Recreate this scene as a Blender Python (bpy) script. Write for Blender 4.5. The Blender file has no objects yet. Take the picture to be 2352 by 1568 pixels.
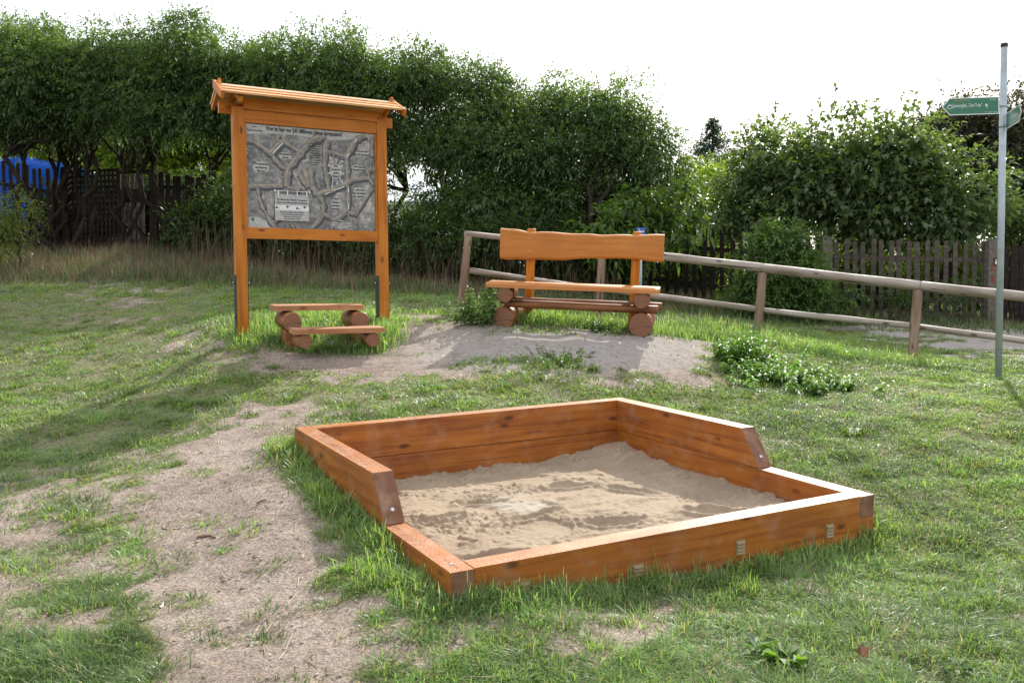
import bpy, bmesh, math, random
import numpy as np
from mathutils import Vector, Matrix, Quaternion, noise as mnoise
R_ = math.radians
scene = bpy.context.scene
COL = scene.collection
rng = np.random.default_rng(7)
random.seed(7)

# ------------------------------------------------------------------ camera
FPX, PW, PH = 2054.66, 2352.0, 1568.0          # focal length in pixels of a 2352 px wide frame
PITCH, ROLL, CAMZ = -0.047, -0.008, 1.5
def cam_axes(p, r):
    F = np.array([0, math.cos(p), math.sin(p)]); U = np.array([0, -math.sin(p), math.cos(p)]); X = np.array([1., 0, 0])
    return math.cos(r)*X + math.sin(r)*U, -math.sin(r)*X + math.cos(r)*U, F
CR, CU, CF = cam_axes(PITCH, ROLL)
cd = bpy.data.cameras.new('camera'); cam = bpy.data.objects.new('camera', cd); COL.objects.link(cam)
cam.matrix_world = Matrix(((CR[0], CU[0], -CF[0], 0), (CR[1], CU[1], -CF[1], 0), (CR[2], CU[2], -CF[2], CAMZ), (0, 0, 0, 1)))
cd.sensor_width = 36; cd.lens = 36*FPX/PW; cd.clip_end = 2000; cd.clip_start = 0.05
scene.camera = cam

# ------------------------------------------------------------------ light
SUN_AZ, SUN_EL = 21.0, 36.0
sd = bpy.data.lights.new('sun', 'SUN'); sun = bpy.data.objects.new('sun', sd); COL.objects.link(sun)
sd.energy = 4.3; sd.angle = R_(0.6); sd.color = (1.0, 0.95, 0.86)
sdir = Vector((math.sin(R_(SUN_AZ))*math.cos(R_(SUN_EL)), math.cos(R_(SUN_AZ))*math.cos(R_(SUN_EL)), math.sin(R_(SUN_EL))))
sun.rotation_euler = sdir.to_track_quat('Z', 'Y').to_euler(); sun.location = (6, 20, 20)
world = bpy.data.worlds.new('World'); scene.world = world; world.use_nodes = True
wn = world.node_tree; wn.nodes.clear()
wo = wn.nodes.new('ShaderNodeOutputWorld'); wb = wn.nodes.new('ShaderNodeBackground'); sk = wn.nodes.new('ShaderNodeTexSky')
sk.sky_type = 'NISHITA'; sk.sun_disc = False; sk.sun_elevation = R_(SUN_EL); sk.sun_rotation = R_(SUN_AZ)
sk.dust_density = 4.0; sk.air_density = 1.0
wm = wn.nodes.new('ShaderNodeMixRGB'); wm.inputs[0].default_value = 0.75
wm.inputs[2].default_value = (9.0, 9.2, 9.6, 1)            # thin bright cloud veil over the whole sky
wn.links.new(sk.outputs[0], wm.inputs[1]); wn.links.new(wm.outputs[0], wb.inputs[0]); wn.links.new(wb.outputs[0], wo.inputs[0])
wb.inputs[1].default_value = 0.13
scene.view_settings.view_transform = 'Standard'; scene.view_settings.look = 'None'
scene.view_settings.gamma = 1.0; scene.view_settings.use_curve_mapping = False
scene.view_settings.exposure = 0.52
scene.render.engine = 'CYCLES'
scene.cycles.max_bounces = 8; scene.cycles.diffuse_bounces = 3; scene.cycles.glossy_bounces = 2
scene.cycles.transmission_bounces = 4; scene.cycles.transparent_max_bounces = 4
scene.cycles.caustics_reflective = False; scene.cycles.caustics_refractive = False
scene.cycles.sample_clamp_indirect = 4.0

# ------------------------------------------------------------------ helpers
def at(u, v, D):
    d = CR*(u-PW/2)/FPX + CU*(PH/2-v)/FPX + CF
    P = d*(D/d[1]); return np.array([P[0], P[1], P[2]+CAMZ])
def to_px(P):
    d = P - np.array([0, 0, CAMZ]); z = d@CF
    return PW/2 + FPX*(d@CR)/z, PH/2 - FPX*(d@CU)/z
def hash2(ix, iy, s):
    h = (ix.astype(np.int64)*374761393 + iy.astype(np.int64)*668265263 + s*974711) & 0x7fffffff
    h = ((h ^ (h >> 13))*1274126177) & 0x7fffffff
    return ((h ^ (h >> 16)) & 0xffff)/65535.0
def vnoise(x, y, s=0):
    x = np.asarray(x, float); y = np.asarray(y, float)
    ix = np.floor(x); iy = np.floor(y); fx = x-ix; fy = y-iy
    fx = fx*fx*(3-2*fx); fy = fy*fy*(3-2*fy)
    a = hash2(ix, iy, s); b = hash2(ix+1, iy, s); c = hash2(ix, iy+1, s); d = hash2(ix+1, iy+1, s)
    return (a*(1-fx)+b*fx)*(1-fy) + (c*(1-fx)+d*fx)*fy
def fbm(x, y, s=0, o=4):
    t = 0; a = .5; n = 0
    for k in range(o):
        t = t + a*vnoise(x*2**k, y*2**k, s+k*17); n += a; a *= .5
    return t/n
def sstep(a, b, x):
    t = np.clip((x-a)/(b-a), 0, 1); return t*t*(3-2*t)

def link(o, parent=None, label=None, cat=None, group=None, kind=None):
    COL.objects.link(o)
    if parent: o.parent = parent
    if label: o['label'] = label
    if cat: o['category'] = cat
    if group: o['group'] = group
    if kind: o['kind'] = kind
    return o
def empty(name, loc, label, cat, group=None, mat=None):
    o = bpy.data.objects.new(name, None); o.empty_display_size = .1
    if mat is not None: o.matrix_world = mat
    else: o.location = loc
    return link(o, None, label, cat, group)
def nmesh(name, V, Fc, mat, parent=None, col=None, smooth=False, **kw):
    V = np.asarray(V, np.float32); Fc = np.asarray(Fc, np.int32)
    me = bpy.data.meshes.new(name); n, k = Fc.shape
    me.vertices.add(len(V)); me.vertices.foreach_set('co', V.ravel())
    me.loops.add(n*k); me.loops.foreach_set('vertex_index', Fc.ravel())
    me.polygons.add(n); me.polygons.foreach_set('loop_start', np.arange(0, n*k, k, dtype=np.int32))
    if smooth: me.polygons.foreach_set('use_smooth', np.ones(n, bool))
    me.update(calc_edges=True)
    if col is not None:
        a = me.color_attributes.new('col', 'FLOAT_COLOR', 'POINT')
        c = np.ones((len(V), 4), np.float32); c[:, :col.shape[1]] = col; a.data.foreach_set('color', c.ravel())
    me.materials.append(mat)
    o = bpy.data.objects.new(name, me); return link(o, parent, **kw)
def bmobj(name, bm, mat, parent=None, smooth=False, **kw):
    bmesh.ops.recalc_face_normals(bm, faces=bm.faces)
    me = bpy.data.meshes.new(name); bm.to_mesh(me); bm.free()
    for m in (mat if isinstance(mat, list) else [mat]): me.materials.append(m)
    if smooth:
        for p in me.polygons: p.use_smooth = True
    o = bpy.data.objects.new(name, me); return link(o, parent, **kw)
def bevel(bm, w, seg=2):
    es = [e for e in bm.edges if len(e.link_faces) == 2 and e.calc_face_angle(0) > .5]
    if w > 0: bmesh.ops.bevel(bm, geom=es, offset=w, segments=seg, affect='EDGES', profile=.6)
def box(bm, x0, x1, y0, y1, z0, z1, M=None):
    vs = [bm.verts.new((x, y, z)) for x in (x0, x1) for y in (y0, y1) for z in (z0, z1)]
    for f in ((0, 1, 3, 2), (4, 6, 7, 5), (0, 4, 5, 1), (2, 3, 7, 6), (0, 2, 6, 4), (1, 5, 7, 3)): bm.faces.new([vs[i] for i in f])
    if M: bmesh.ops.transform(bm, matrix=M, verts=vs)
    return vs
def prism(bm, pts, axis, a, b):
    """outline pts (p,q) extruded along axis (0,1,2) from a to b"""
    def mk(p, q, t):
        return {0: (t, p, q), 1: (p, t, q), 2: (p, q, t)}[axis]
    A = [bm.verts.new(mk(p, q, a)) for p, q in pts]; B = [bm.verts.new(mk(p, q, b)) for p, q in pts]
    bm.faces.new(A); bm.faces.new(B[::-1]); n = len(pts)
    for i in range(n): bm.faces.new((A[i], A[(i+1) % n], B[(i+1) % n], B[i]))
    return A+B
def bx(name, dims, mat, parent, bev=.003, rot=None, loc=None, **kw):
    """box part whose own X axis runs along the grain; dims = (x0,x1,y0,y1,z0,z1) around loc"""
    bm = bmesh.new(); box(bm, *dims); bevel(bm, bev)
    o = bmobj(name, bm, mat, parent, **kw)
    if rot: o.rotation_euler = rot
    if loc is not None: o.location = loc
    return o
def tube_arrays(P, Rr, ns=8, cap=True):
    P = np.asarray(P, float); n = len(P); Rr = np.asarray(Rr, float)
    T = np.gradient(P, axis=0); T /= np.linalg.norm(T, axis=1)[:, None]+1e-9
    ref = np.array([0, 0, 1.]) if abs(T[0][2]) < .9 else np.array([0, 1., 0])
    A = np.cross(T, ref); A /= np.linalg.norm(A, axis=1)[:, None]+1e-9; B = np.cross(T, A)
    th = np.arange(ns)/ns*2*math.pi
    V = P[:, None]+Rr[:, None, None]*(np.cos(th)[None, :, None]*A[:, None]+np.sin(th)[None, :, None]*B[:, None])
    V = V.reshape(-1, 3); F = []
    for i in range(n-1):
        for j in range(ns): F.append((i*ns+j, i*ns+(j+1) % ns, (i+1)*ns+(j+1) % ns, (i+1)*ns+j))
    return V, np.array(F)
def log_bm(p0, p1, r0, r1, ns=14, nl=10, wob=.06, seed=0, capbev=.12, bow=0):
    p0 = Vector(p0); p1 = Vector(p1); d = p1-p0; L = d.length; d.normalize()
    a = d.orthogonal().normalized(); b = d.cross(a)
    bm = bmesh.new(); rings = []; rs = random.Random(seed); ph = rs.random()*50
    bev = capbev*min(r0, r1)
    ts = [0, bev/L]+[i/nl for i in range(1, nl)]+[1-bev/L, 1]
    for k, t in enumerate(ts):
        r = r0+(r1-r0)*t
        if k in (0, len(ts)-1): r -= bev
        c = p0+d*(L*t)+a*(bow*math.sin(math.pi*t))
        ring = []
        for j in range(ns):
            th = 2*math.pi*j/ns; n_ = a*math.cos(th)+b*math.sin(th)
            w = 1+wob*mnoise.noise(Vector((math.cos(th)*1.2+ph, math.sin(th)*1.2, t*L*2.2+ph)))*1.6
            ring.append(bm.verts.new(c+n_*(r*w)))
        rings.append(ring)
    for i in range(len(rings)-1):
        for j in range(ns): bm.faces.new((rings[i][j], rings[i][(j+1) % ns], rings[i+1][(j+1) % ns], rings[i+1][j]))
    bm.faces.new(rings[0][::-1]); bm.faces.new(rings[-1])
    return bm
def log(name, p0, p1, r0, r1, mat, parent, **kw):
    endm = M['logend'] if mat is M['benchlog'] else mat
    """a log whose mesh runs along its own X axis, so grain follows it"""
    lab = {k: kw.pop(k) for k in ('label', 'cat', 'group') if k in kw}
    p0 = Vector(p0); p1 = Vector(p1); L = (p1-p0).length
    bm = log_bm((0, 0, 0), (L, 0, 0), r0, r1, **kw)
    o = bmobj(name, bm, [mat, endm], parent, **lab)
    for p in o.data.polygons:
        p.use_smooth = len(p.vertices) == 4; p.material_index = 0 if p.use_smooth else 1
    o.matrix_local = Matrix.Translation(p0) @ (p1-p0).to_track_quat('X', 'Z').to_matrix().to_4x4()
    return o

# ------------------------------------------------------------------ materials
def mat(name):
    m = bpy.data.materials.new(name); m.use_nodes = True; nt = m.node_tree
    return m, nt, nt.nodes['Principled BSDF'], nt.nodes['Material Output']
def nd(nt, t, **kw):
    n = nt.nodes.new(t)
    for k, v in kw.items():
        if k.startswith('i_'): n.inputs[k[2:].replace('_', ' ')].default_value = v
        else: setattr(n, k, v)
    return n
def ramp(nt, src, stops):
    r = nt.nodes.new('ShaderNodeValToRGB'); e = r.color_ramp.elements
    while len(e) > 1: e.remove(e[-1])
    e[0].position = stops[0][0]; e[0].color = (*stops[0][1], 1)
    for p, c in stops[1:]:
        x = e.new(p); x.color = (*c, 1)
    nt.links.new(src, r.inputs[0]); return r.outputs[0]
def mixc(nt, f, a, b, mode='MIX'):
    m = nt.nodes.new('ShaderNodeMixRGB'); m.blend_type = mode
    for i, v in enumerate((f, a, b)):
        if hasattr(v, 'links'): nt.links.new(v, m.inputs[i])
        else: m.inputs[i].default_value = v if i == 0 else (*v, 1)
    return m.outputs[0]
def bump(nt, P, h, s=.3, d=.01):
    b = nd(nt, 'ShaderNodeBump'); b.inputs['Strength'].default_value = s; b.inputs['Distance'].default_value = d
    nt.links.new(h, b.inputs['Height']); nt.links.new(b.outputs[0], P.inputs['Normal']); return b
def wood(name, base, dark, light, rough=.35, spec=.5, grain=1., knots=True, dust=0.0, worn=0.0, coat=0.0, crack=0.0):
    m, nt, P, O = mat(name)
    tc = nd(nt, 'ShaderNodeTexCoord'); oi = nd(nt, 'ShaderNodeObjectInfo')
    add = nd(nt, 'ShaderNodeVectorMath', operation='MULTIPLY_ADD'); add.inputs[1].default_value = (1, 1, 1)
    cx = nd(nt, 'ShaderNodeCombineXYZ'); mu = nd(nt, 'ShaderNodeMath', operation='MULTIPLY'); mu.inputs[1].default_value = 37
    nt.links.new(oi.outputs['Random'], mu.inputs[0]); nt.links.new(mu.outputs[0], cx.inputs[0]); nt.links.new(mu.outputs[0], cx.inputs[1])
    nt.links.new(tc.outputs['Object'], add.inputs[0]); nt.links.new(cx.outputs[0], add.inputs[2])
    mp = nd(nt, 'ShaderNodeMapping'); mp.inputs['Scale'].default_value = (1.6, 26*grain, 26*grain); nt.links.new(add.outputs[0], mp.inputs[0])
    n1 = nd(nt, 'ShaderNodeTexNoise'); n1.inputs['Scale'].default_value = 1.0; n1.inputs['Detail'].default_value = 5; n1.inputs['Distortion'].default_value = .6
    nt.links.new(mp.outputs[0], n1.inputs['Vector'])
    c = ramp(nt, n1.outputs[0], [(.28, dark), (.5, base), (.75, light)])
    n2 = nd(nt, 'ShaderNodeTexNoise'); n2.inputs['Scale'].default_value = 2.3; n2.inputs['Detail'].default_value = 3; nt.links.new(add.outputs[0], n2.inputs['Vector'])
    c = mixc(nt, ramp(nt, n2.outputs[0], [(.35, (0, 0, 0)), (.75, (.55, .55, .55))]), c, dark)
    if knots:
        mk = nd(nt, 'ShaderNodeMapping'); mk.inputs['Scale'].default_value = (3.2, 7.5, 7.5); nt.links.new(add.outputs[0], mk.inputs[0])
        vo = nd(nt, 'ShaderNodeTexVoronoi'); vo.inputs['Scale'].default_value = 1.0; vo.inputs['Randomness'].default_value = 1; nt.links.new(mk.outputs[0], vo.inputs['Vector'])
        k = ramp(nt, vo.outputs['Distance'], [(.07, (1, 1, 1)), (.17, (0, 0, 0))])
        c = mixc(nt, mixc(nt, 1.0, k, (.85, .85, .85), 'MULTIPLY'), c, tuple(x*.28 for x in dark))
    if dust > 0:
        n3 = nd(nt, 'ShaderNodeTexNoise'); n3.inputs['Scale'].default_value = 9; n3.inputs['Detail'].default_value = 6; nt.links.new(add.outputs[0], n3.inputs['Vector'])
        f = ramp(nt, n3.outputs[0], [(.5, (0, 0, 0)), (.75, (dust, dust, dust))]); c = mixc(nt, f, c, (.45, .33, .23))
    if crack > 0:
        mc = nd(nt, 'ShaderNodeMapping'); mc.inputs['Scale'].default_value = (1.1, 30, 30); nt.links.new(add.outputs[0], mc.inputs[0])
        n4 = nd(nt, 'ShaderNodeTexNoise'); n4.inputs['Scale'].default_value = .8; n4.inputs['Detail'].default_value = 2; nt.links.new(mc.outputs[0], n4.inputs['Vector'])
        f = ramp(nt, n4.outputs[0], [(.335, (crack, crack, crack)), (.36, (0, 0, 0))]); c = mixc(nt, f, c, (.03, .02, .015))
    if dust > 0:
        ge = nd(nt, 'ShaderNodeNewGeometry'); sz = nd(nt, 'ShaderNodeSeparateXYZ'); nt.links.new(ge.outputs['True Normal'], sz.inputs[0])
        n5 = nd(nt, 'ShaderNodeTexNoise'); n5.inputs['Scale'].default_value = 95; n5.inputs['Detail'].default_value = 4; nt.links.new(tc.outputs['Object'], n5.inputs['Vector'])
        n6 = nd(nt, 'ShaderNodeTexNoise'); n6.inputs['Scale'].default_value = 3.5; n6.inputs['Detail'].default_value = 3; nt.links.new(tc.outputs['Object'], n6.inputs['Vector'])
        mm = nd(nt, 'ShaderNodeMath', operation='MULTIPLY'); nt.links.new(ramp(nt, n5.outputs[0], [(.5, (0, 0, 0)), (.6, (1, 1, 1))]), mm.inputs[0]); nt.links.new(ramp(nt, n6.outputs[0], [(.35, (.1, .1, .1)), (.65, (.8, .8, .8))]), mm.inputs[1])
        m2 = nd(nt, 'ShaderNodeMath', operation='MULTIPLY'); nt.links.new(mm.outputs[0], m2.inputs[0]); nt.links.new(ramp(nt, sz.outputs[2], [(.6, (0, 0, 0)), (.9, (1, 1, 1))]), m2.inputs[1])
        c = mixc(nt, m2.outputs[0], c, (.42, .33, .24))
    nt.links.new(c, P.inputs['Base Color'])
    rr = ramp(nt, n2.outputs[0], [(.3, (rough,)*3), (.8, (min(1, rough+.25),)*3)]); nt.links.new(rr, P.inputs['Roughness'])
    P.inputs['Specular IOR Level'].default_value = spec
    P.inputs['Coat Weight'].default_value = coat; P.inputs['Coat Roughness'].default_value = .3
    bump(nt, P, n1.outputs[0], .35, .0025)
    return m
M = {}
M['glaze'] = wood('orange_glazed_wood', (.355, .112, .013), (.18, .046, .008), (.45, .16, .022), .42, .4, dust=.22, crack=.35)
M['glaze_board'] = wood('golden_glazed_wood', (.50, .165, .007), (.33, .09, .004), (.57, .21, .012), .38, .35, grain=.8)
M['roofwood'] = wood('glazed_roof_wood_sky_sheen', (.72, .38, .16), (.50, .22, .075), (.80, .48, .24), .28, .6, grain=.8)  # glazed wood lightened so its colour carries the sky reflection
M['bench'] = wood('honey_glazed_plank', (.50, .19, .035), (.36, .115, .018), (.57, .235, .05), .33, .45, grain=.7, knots=False)
M['benchlog'] = wood('red_brown_log', (.27, .105, .035), (.14, .05, .018), (.36, .15, .055), .4, .45, grain=.5, crack=.6)
M['step'] = wood('weathered_step_wood', (.42, .19, .085), (.28, .10, .04), (.52, .27, .13), .5, .4, dust=.5)
M['endgrain'] = wood('brown_end_grain', (.20, .095, .055), (.12, .05, .028), (.26, .14, .085), .6, .3, grain=.4, knots=False, dust=.4)
M['rail'] = wood('weathered_rail_wood', (.35, .295, .25), (.20, .155, .125), (.47, .42, .375), .55, .4, grain=.5, crack=.8)
M['railpost'] = wood('brown_post_wood', (.28, .19, .135), (.16, .10, .07), (.37, .28, .21), .65, .3, grain=.5, crack=.8)
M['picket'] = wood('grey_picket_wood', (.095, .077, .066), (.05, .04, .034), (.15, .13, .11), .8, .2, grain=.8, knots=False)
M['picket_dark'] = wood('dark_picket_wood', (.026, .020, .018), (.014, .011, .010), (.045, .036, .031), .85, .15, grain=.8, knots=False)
m, nt, P, O = mat('log_end_rings'); tc = nd(nt, 'ShaderNodeTexCoord'); wv = nd(nt, 'ShaderNodeTexWave', wave_type='RINGS', rings_direction='X')
wv.inputs['Scale'].default_value = 22; wv.inputs['Distortion'].default_value = 2.5; wv.inputs['Detail'].default_value = 3; wv.inputs['Detail Scale'].default_value = 2; nt.links.new(tc.outputs['Object'], wv.inputs['Vector'])
c = ramp(nt, wv.outputs['Fac'], [(.1, (.15, .06, .03)), (.8, (.28, .125, .065))])
sx = nd(nt, 'ShaderNodeSeparateXYZ'); nt.links.new(tc.outputs['Object'], sx.inputs[0]); at2 = nd(nt, 'ShaderNodeMath', operation='ARCTAN2'); nt.links.new(sx.outputs[1], at2.inputs[0]); nt.links.new(sx.outputs[2], at2.inputs[1])
cb = nd(nt, 'ShaderNodeCombineXYZ'); nt.links.new(at2.outputs[0], cb.inputs[0]); n_ = nd(nt, 'ShaderNodeTexNoise'); n_.inputs['Scale'].default_value = 3.2; n_.inputs['Detail'].default_value = 4; nt.links.new(cb.outputs[0], n_.inputs['Vector'])
c = mixc(nt, ramp(nt, n_.outputs[0], [(.38, (.9, .9, .9)), (.42, (0, 0, 0))]), c, (.03, .013, .01)); nt.links.new(c, P.inputs['Base Color']); P.inputs['Roughness'].default_value = .6; M['logend'] = m
def plain(name, c, rough=.5, metal=0., spec=.5, noise_=.15, scale=20, bmp=0.):
    m, nt, P, O = mat(name); tc = nd(nt, 'ShaderNodeTexCoord')
    n = nd(nt, 'ShaderNodeTexNoise'); n.inputs['Scale'].default_value = scale; n.inputs['Detail'].default_value = 5; nt.links.new(tc.outputs['Object'], n.inputs['Vector'])
    a = tuple(x*(1-noise_) for x in c); b = tuple(min(1, x*(1+noise_)) for x in c)
    nt.links.new(ramp(nt, n.outputs[0], [(.3, a), (.7, b)]), P.inputs['Base Color'])
    P.inputs['Roughness'].default_value = rough; P.inputs['Metallic'].default_value = metal; P.inputs['Specular IOR Level'].default_value = spec
    if bmp: bump(nt, P, n.outputs[0], .5, bmp)
    return m
M['steel'] = plain('galvanised_steel', (.36, .41, .44), .5, .35, noise_=.12, scale=14)
M['screw'] = plain('zinc_screw', (.6, .6, .6), .3, .9)
M['shoe'] = plain('dark_green_steel', (.014, .04, .03), .45, .2)
M['brass'] = plain('brass_vent', (.26, .19, .09), .6, .2)
M['black'] = plain('black_plastic', (.02, .02, .02), .5)
M['signgreen'] = plain('sign_green', (.016, .14, .075), .3, noise_=.05)
M['white'] = plain('white_paint', (.78, .78, .78), .4, noise_=.05)
M['signwhite'] = plain('sign_white', (.7, .72, .74), .35, noise_=.04)
M['orange'] = plain('sign_orange', (.55, .25, .02), .4)
M['blue'] = plain('sign_blue', (.008, .10, .42), .35, noise_=.05)
M['concrete'] = plain('grey_concrete', (.13, .115, .095), .9, spec=.2, noise_=.35, scale=18, bmp=.004)
M['graffiti'] = plain('red_spray_paint', (.28, .02, .015), .6)
M['yellow'] = plain('yellow_mark', (.6, .45, .04), .5)
M['wall'] = plain('white_render', (.78, .80, .82), .8, spec=.2, noise_=.06, scale=5)
M['roof'] = plain('grey_roof_felt', (.22, .21, .21), .8, noise_=.3, scale=12)
M['glass'] = plain('dark_window_glass', (.03, .04, .05), .1)
M['bark'] = plain('dark_bark', (.032, .025, .02), .95, spec=.1, noise_=.4, scale=14, bmp=.01)
M['stone'] = plain('grey_pebble', (.28, .245, .21), .75, noise_=.6, scale=9)
M['stick'] = plain('brown_stick', (.16, .10, .07), .8, noise_=.3)
M['print_dark'] = plain('printed_dark_ink', (.015, .016, .018), .35, noise_=.1)
M['print_white'] = plain('printed_white', (.62, .64, .66), .35, noise_=.05)
M['ridge'] = plain('printed_stone_ridge', (.17, .16, .15), .35, noise_=.35, scale=30)
M['ridge_hi'] = plain('printed_ridge_light_edge', (.29, .245, .185), .35, noise_=.3, scale=30)
M['ridge_lo'] = plain('printed_ridge_dark_edge', (.04, .04, .044), .35, noise_=.3, scale=30)
M['halo'] = plain('printed_pale_stone', (.36, .36, .355), .35, noise_=.2, scale=40)
M['straw'] = plain('straw_stalk', (.48, .40, .29), .7); M['paperwhite'] = plain('crumpled_paper', (.7, .68, .64), .7)
M['bluefoil'] = plain('blue_foil', (.15, .2, .6), .3)
M['deadleaf'] = plain('dead_leaf', (.22, .09, .05), .7)
def foliage(name, rough=.45, trans=.35, spec=.4, tcol=(1.5, 1.6, .5)):
    m, nt, P, O = mat(name)
    a = nd(nt, 'ShaderNodeAttribute', attribute_name='col')
    nt.links.new(a.outputs['Color'], P.inputs['Base Color']); P.inputs['Roughness'].default_value = rough; P.inputs['Specular IOR Level'].default_value = spec
    t = nd(nt, 'ShaderNodeBsdfTranslucent'); nt.links.new(mixc(nt, 1.0, a.outputs['Color'], tcol, 'MULTIPLY'), t.inputs[0])
    mx = nd(nt, 'ShaderNodeMixShader'); mx.inputs[0].default_value = trans
    nt.links.new(P.outputs[0], mx.inputs[1]); nt.links.new(t.outputs[0], mx.inputs[2]); nt.links.new(mx.outputs[0], O.inputs[0])
    return m
M['leaf'] = foliage('leaf', .5, .45, .3); M['grass'] = foliage('grass_blade', .4, .48, .4, (1.6, 1.6, .65))
M['dry'] = foliage('dry_grass_blade', .6, .35, .3, (1.2, 1.1, .9))

# tarp: thin translucent blue sheet
m, nt, P, O = mat('blue_tarpaulin'); P.inputs['Base Color'].default_value = (.01, .19, .70, 1); P.inputs['Roughness'].default_value = .4
t = nd(nt, 'ShaderNodeBsdfTranslucent'); t.inputs[0].default_value = (.02, .42, 1, 1); mx = nd(nt, 'ShaderNodeMixShader'); mx.inputs[0].default_value = .6
nt.links.new(P.outputs[0], mx.inputs[1]); nt.links.new(t.outputs[0], mx.inputs[2]); nt.links.new(mx.outputs[0], O.inputs[0]); M['tarp'] = m

# soil / ground
m, nt, P, O = mat('trodden_soil'); tc = nd(nt, 'ShaderNodeTexCoord'); a = nd(nt, 'ShaderNodeAttribute', attribute_name='col')
sp = nd(nt, 'ShaderNodeSeparateColor'); nt.links.new(a.outputs['Color'], sp.inputs[0])
def ntex(s, d=5, r=.55):
    n = nd(nt, 'ShaderNodeTexNoise'); n.inputs['Scale'].default_value = s; n.inputs['Detail'].default_value = d; n.inputs['Roughness'].default_value = r
    nt.links.new(tc.outputs['Object'], n.inputs['Vector']); return n.outputs[0]
nA, nB, nC = ntex(1.6), ntex(14, 7, .65), ntex(75, 5, .7)
c = ramp(nt, nA, [(.3, (.24, .19, .158)), (.7, (.36, .295, .25))])
c = mixc(nt, .75, c, ramp(nt, nB, [(.3, (.55, .53, .52)), (.5, (.95, .95, .95)), (.72, (1.28, 1.26, 1.22))]), 'MULTIPLY')
c = mixc(nt, .8, c, ramp(nt, nC, [(.3, (.35, .33, .32)), (.5, (1, 1, 1)), (.66, (1.9, 1.88, 1.82))]), 'MULTIPLY')
c = mixc(nt, sp.outputs[1], c, mixc(nt, nB, (.235, .215, .20), (.45, .42, .39)))      # G: grey grit of the path and the bench mound
c = mixc(nt, sp.outputs[0], c, mixc(nt, nB, (.13, .13, .065), (.26, .24, .14)))  # R: thatch between the grass blades
nt.links.new(c, P.inputs['Base Color']); P.inputs['Roughness'].default_value = .95; P.inputs['Specular IOR Level'].default_value = .15
hh = nd(nt, 'ShaderNodeMath', operation='MULTIPLY_ADD'); hh.inputs[1].default_value = .7; nt.links.new(nC, hh.inputs[0]); nt.links.new(nB, hh.inputs[2])
bump(nt, P, hh.outputs[0], 1.0, .02); M['soil'] = m
# sand
m, nt, P, O = mat('play_sand'); tc = nd(nt, 'ShaderNodeTexCoord')
nA, nB, nC = ntex(2.2), ntex(40, 6, .6), ntex(260, 3, .7)
c = ramp(nt, nA, [(.32, (.275, .21, .145)), (.7, (.36, .285, .205))])
c = mixc(nt, .7, c, ramp(nt, nC, [(.32, (.62, .6, .58)), (.5, (1, 1, 1)), (.7, (1.25, 1.25, 1.25))]), 'MULTIPLY')
c = mixc(nt, .5, c, ramp(nt, nB, [(.35, (.8, .78, .76)), (.6, (1.05, 1.05, 1.05))]), 'MULTIPLY')
vd = nd(nt, 'ShaderNodeVectorMath', operation='DISTANCE'); vd.inputs[1].default_value = (1.08, 1.12, -.14); nt.links.new(tc.outputs['Object'], vd.inputs[0])
ad = nd(nt, 'ShaderNodeMath', operation='MULTIPLY_ADD'); ad.inputs[1].default_value = .5; nt.links.new(ntex(7, 4), ad.inputs[0]); nt.links.new(vd.outputs['Value'], ad.inputs[2])
c = mixc(nt, ramp(nt, ad.outputs[0], [(.30, (.45, .45, .45)), (.48, (0, 0, 0))]), c, (.50, .47, .41))      # dry whitish patch in the middle of the sand
nt.links.new(c, P.inputs['Base Color']); P.inputs['Roughness'].default_value = .9; P.inputs['Specular IOR Level'].default_value = .2
hh = nd(nt, 'ShaderNodeMath', operation='MULTIPLY_ADD'); hh.inputs[1].default_value = .35; nt.links.new(nC, hh.inputs[0]); nt.links.new(nB, hh.inputs[2])
bump(nt, P, hh.outputs[0], .7, .008); M['sand'] = m
# printed slab
m, nt, P, O = mat('printed_stone_slab'); tc = nd(nt, 'ShaderNodeTexCoord')
nA, nB = ntex(4, 8, .6), ntex(26, 8, .7)
c = ramp(nt, nA, [(.3, (.075, .078, .083)), (.5, (.17, .17, .168)), (.72, (.38, .355, .32))])
c = mixc(nt, .8, c, ramp(nt, nB, [(.34, (.3, .3, .32)), (.5, (1, 1, 1)), (.66, (1.9, 1.8, 1.65))]), 'MULTIPLY')
nt.links.new(c, P.inputs['Base Color']); P.inputs['Roughness'].default_value = .3; M['slab'] = m

# ------------------------------------------------------------------ terrain
CTRL = [(0, 1568, 3.3), (1176, 1568, 3.25), (2352, 1568, 3.3), (0, 1300, 4.35), (0, 1150, 5.3), (0, 1000, 6.7), (0, 850, 8.9), (0, 740, 11.3), (0, 660, 14.2), (0, 600, 17), (0, 565, 19.5),
        (330, 1400, 3.9), (330, 1200, 4.9), (400, 1000, 6.6), (300, 850, 8.6), (565, 768, 9.2), (885, 742, 9.95), (720, 800, 9.0), (400, 680, 12.8), (350, 600, 17), (560, 590, 18.5), (700, 660, 13.6), (620, 620, 16), (900, 660, 14.5),
        (700, 880, 7.9), (1000, 800, 9.1), (1300, 850, 8.08), (1152, 753, 9.75), (1470, 769, 9.5), (1300, 770, 9.4), (1060, 712, 10.8), (1376, 732, 11.8), (1740, 772, 11.5), (2096, 822, 10.4), (1600, 800, 9.6), (1700, 880, 8.4),
        (1100, 670, 14.2), (1400, 690, 14.6), (1600, 700, 15.4), (1900, 728, 15.2), (2250, 742, 14.4), (2352, 750, 14), (1850, 758, 13.2), (2000, 778, 12.4), (2200, 800, 11.6), (2352, 812, 11.2), (2294, 870, 8.5), (2100, 900, 7.9), (2352, 1000, 6.5), (2352, 1250, 4.7), (2150, 1150, 5.4)]
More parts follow.
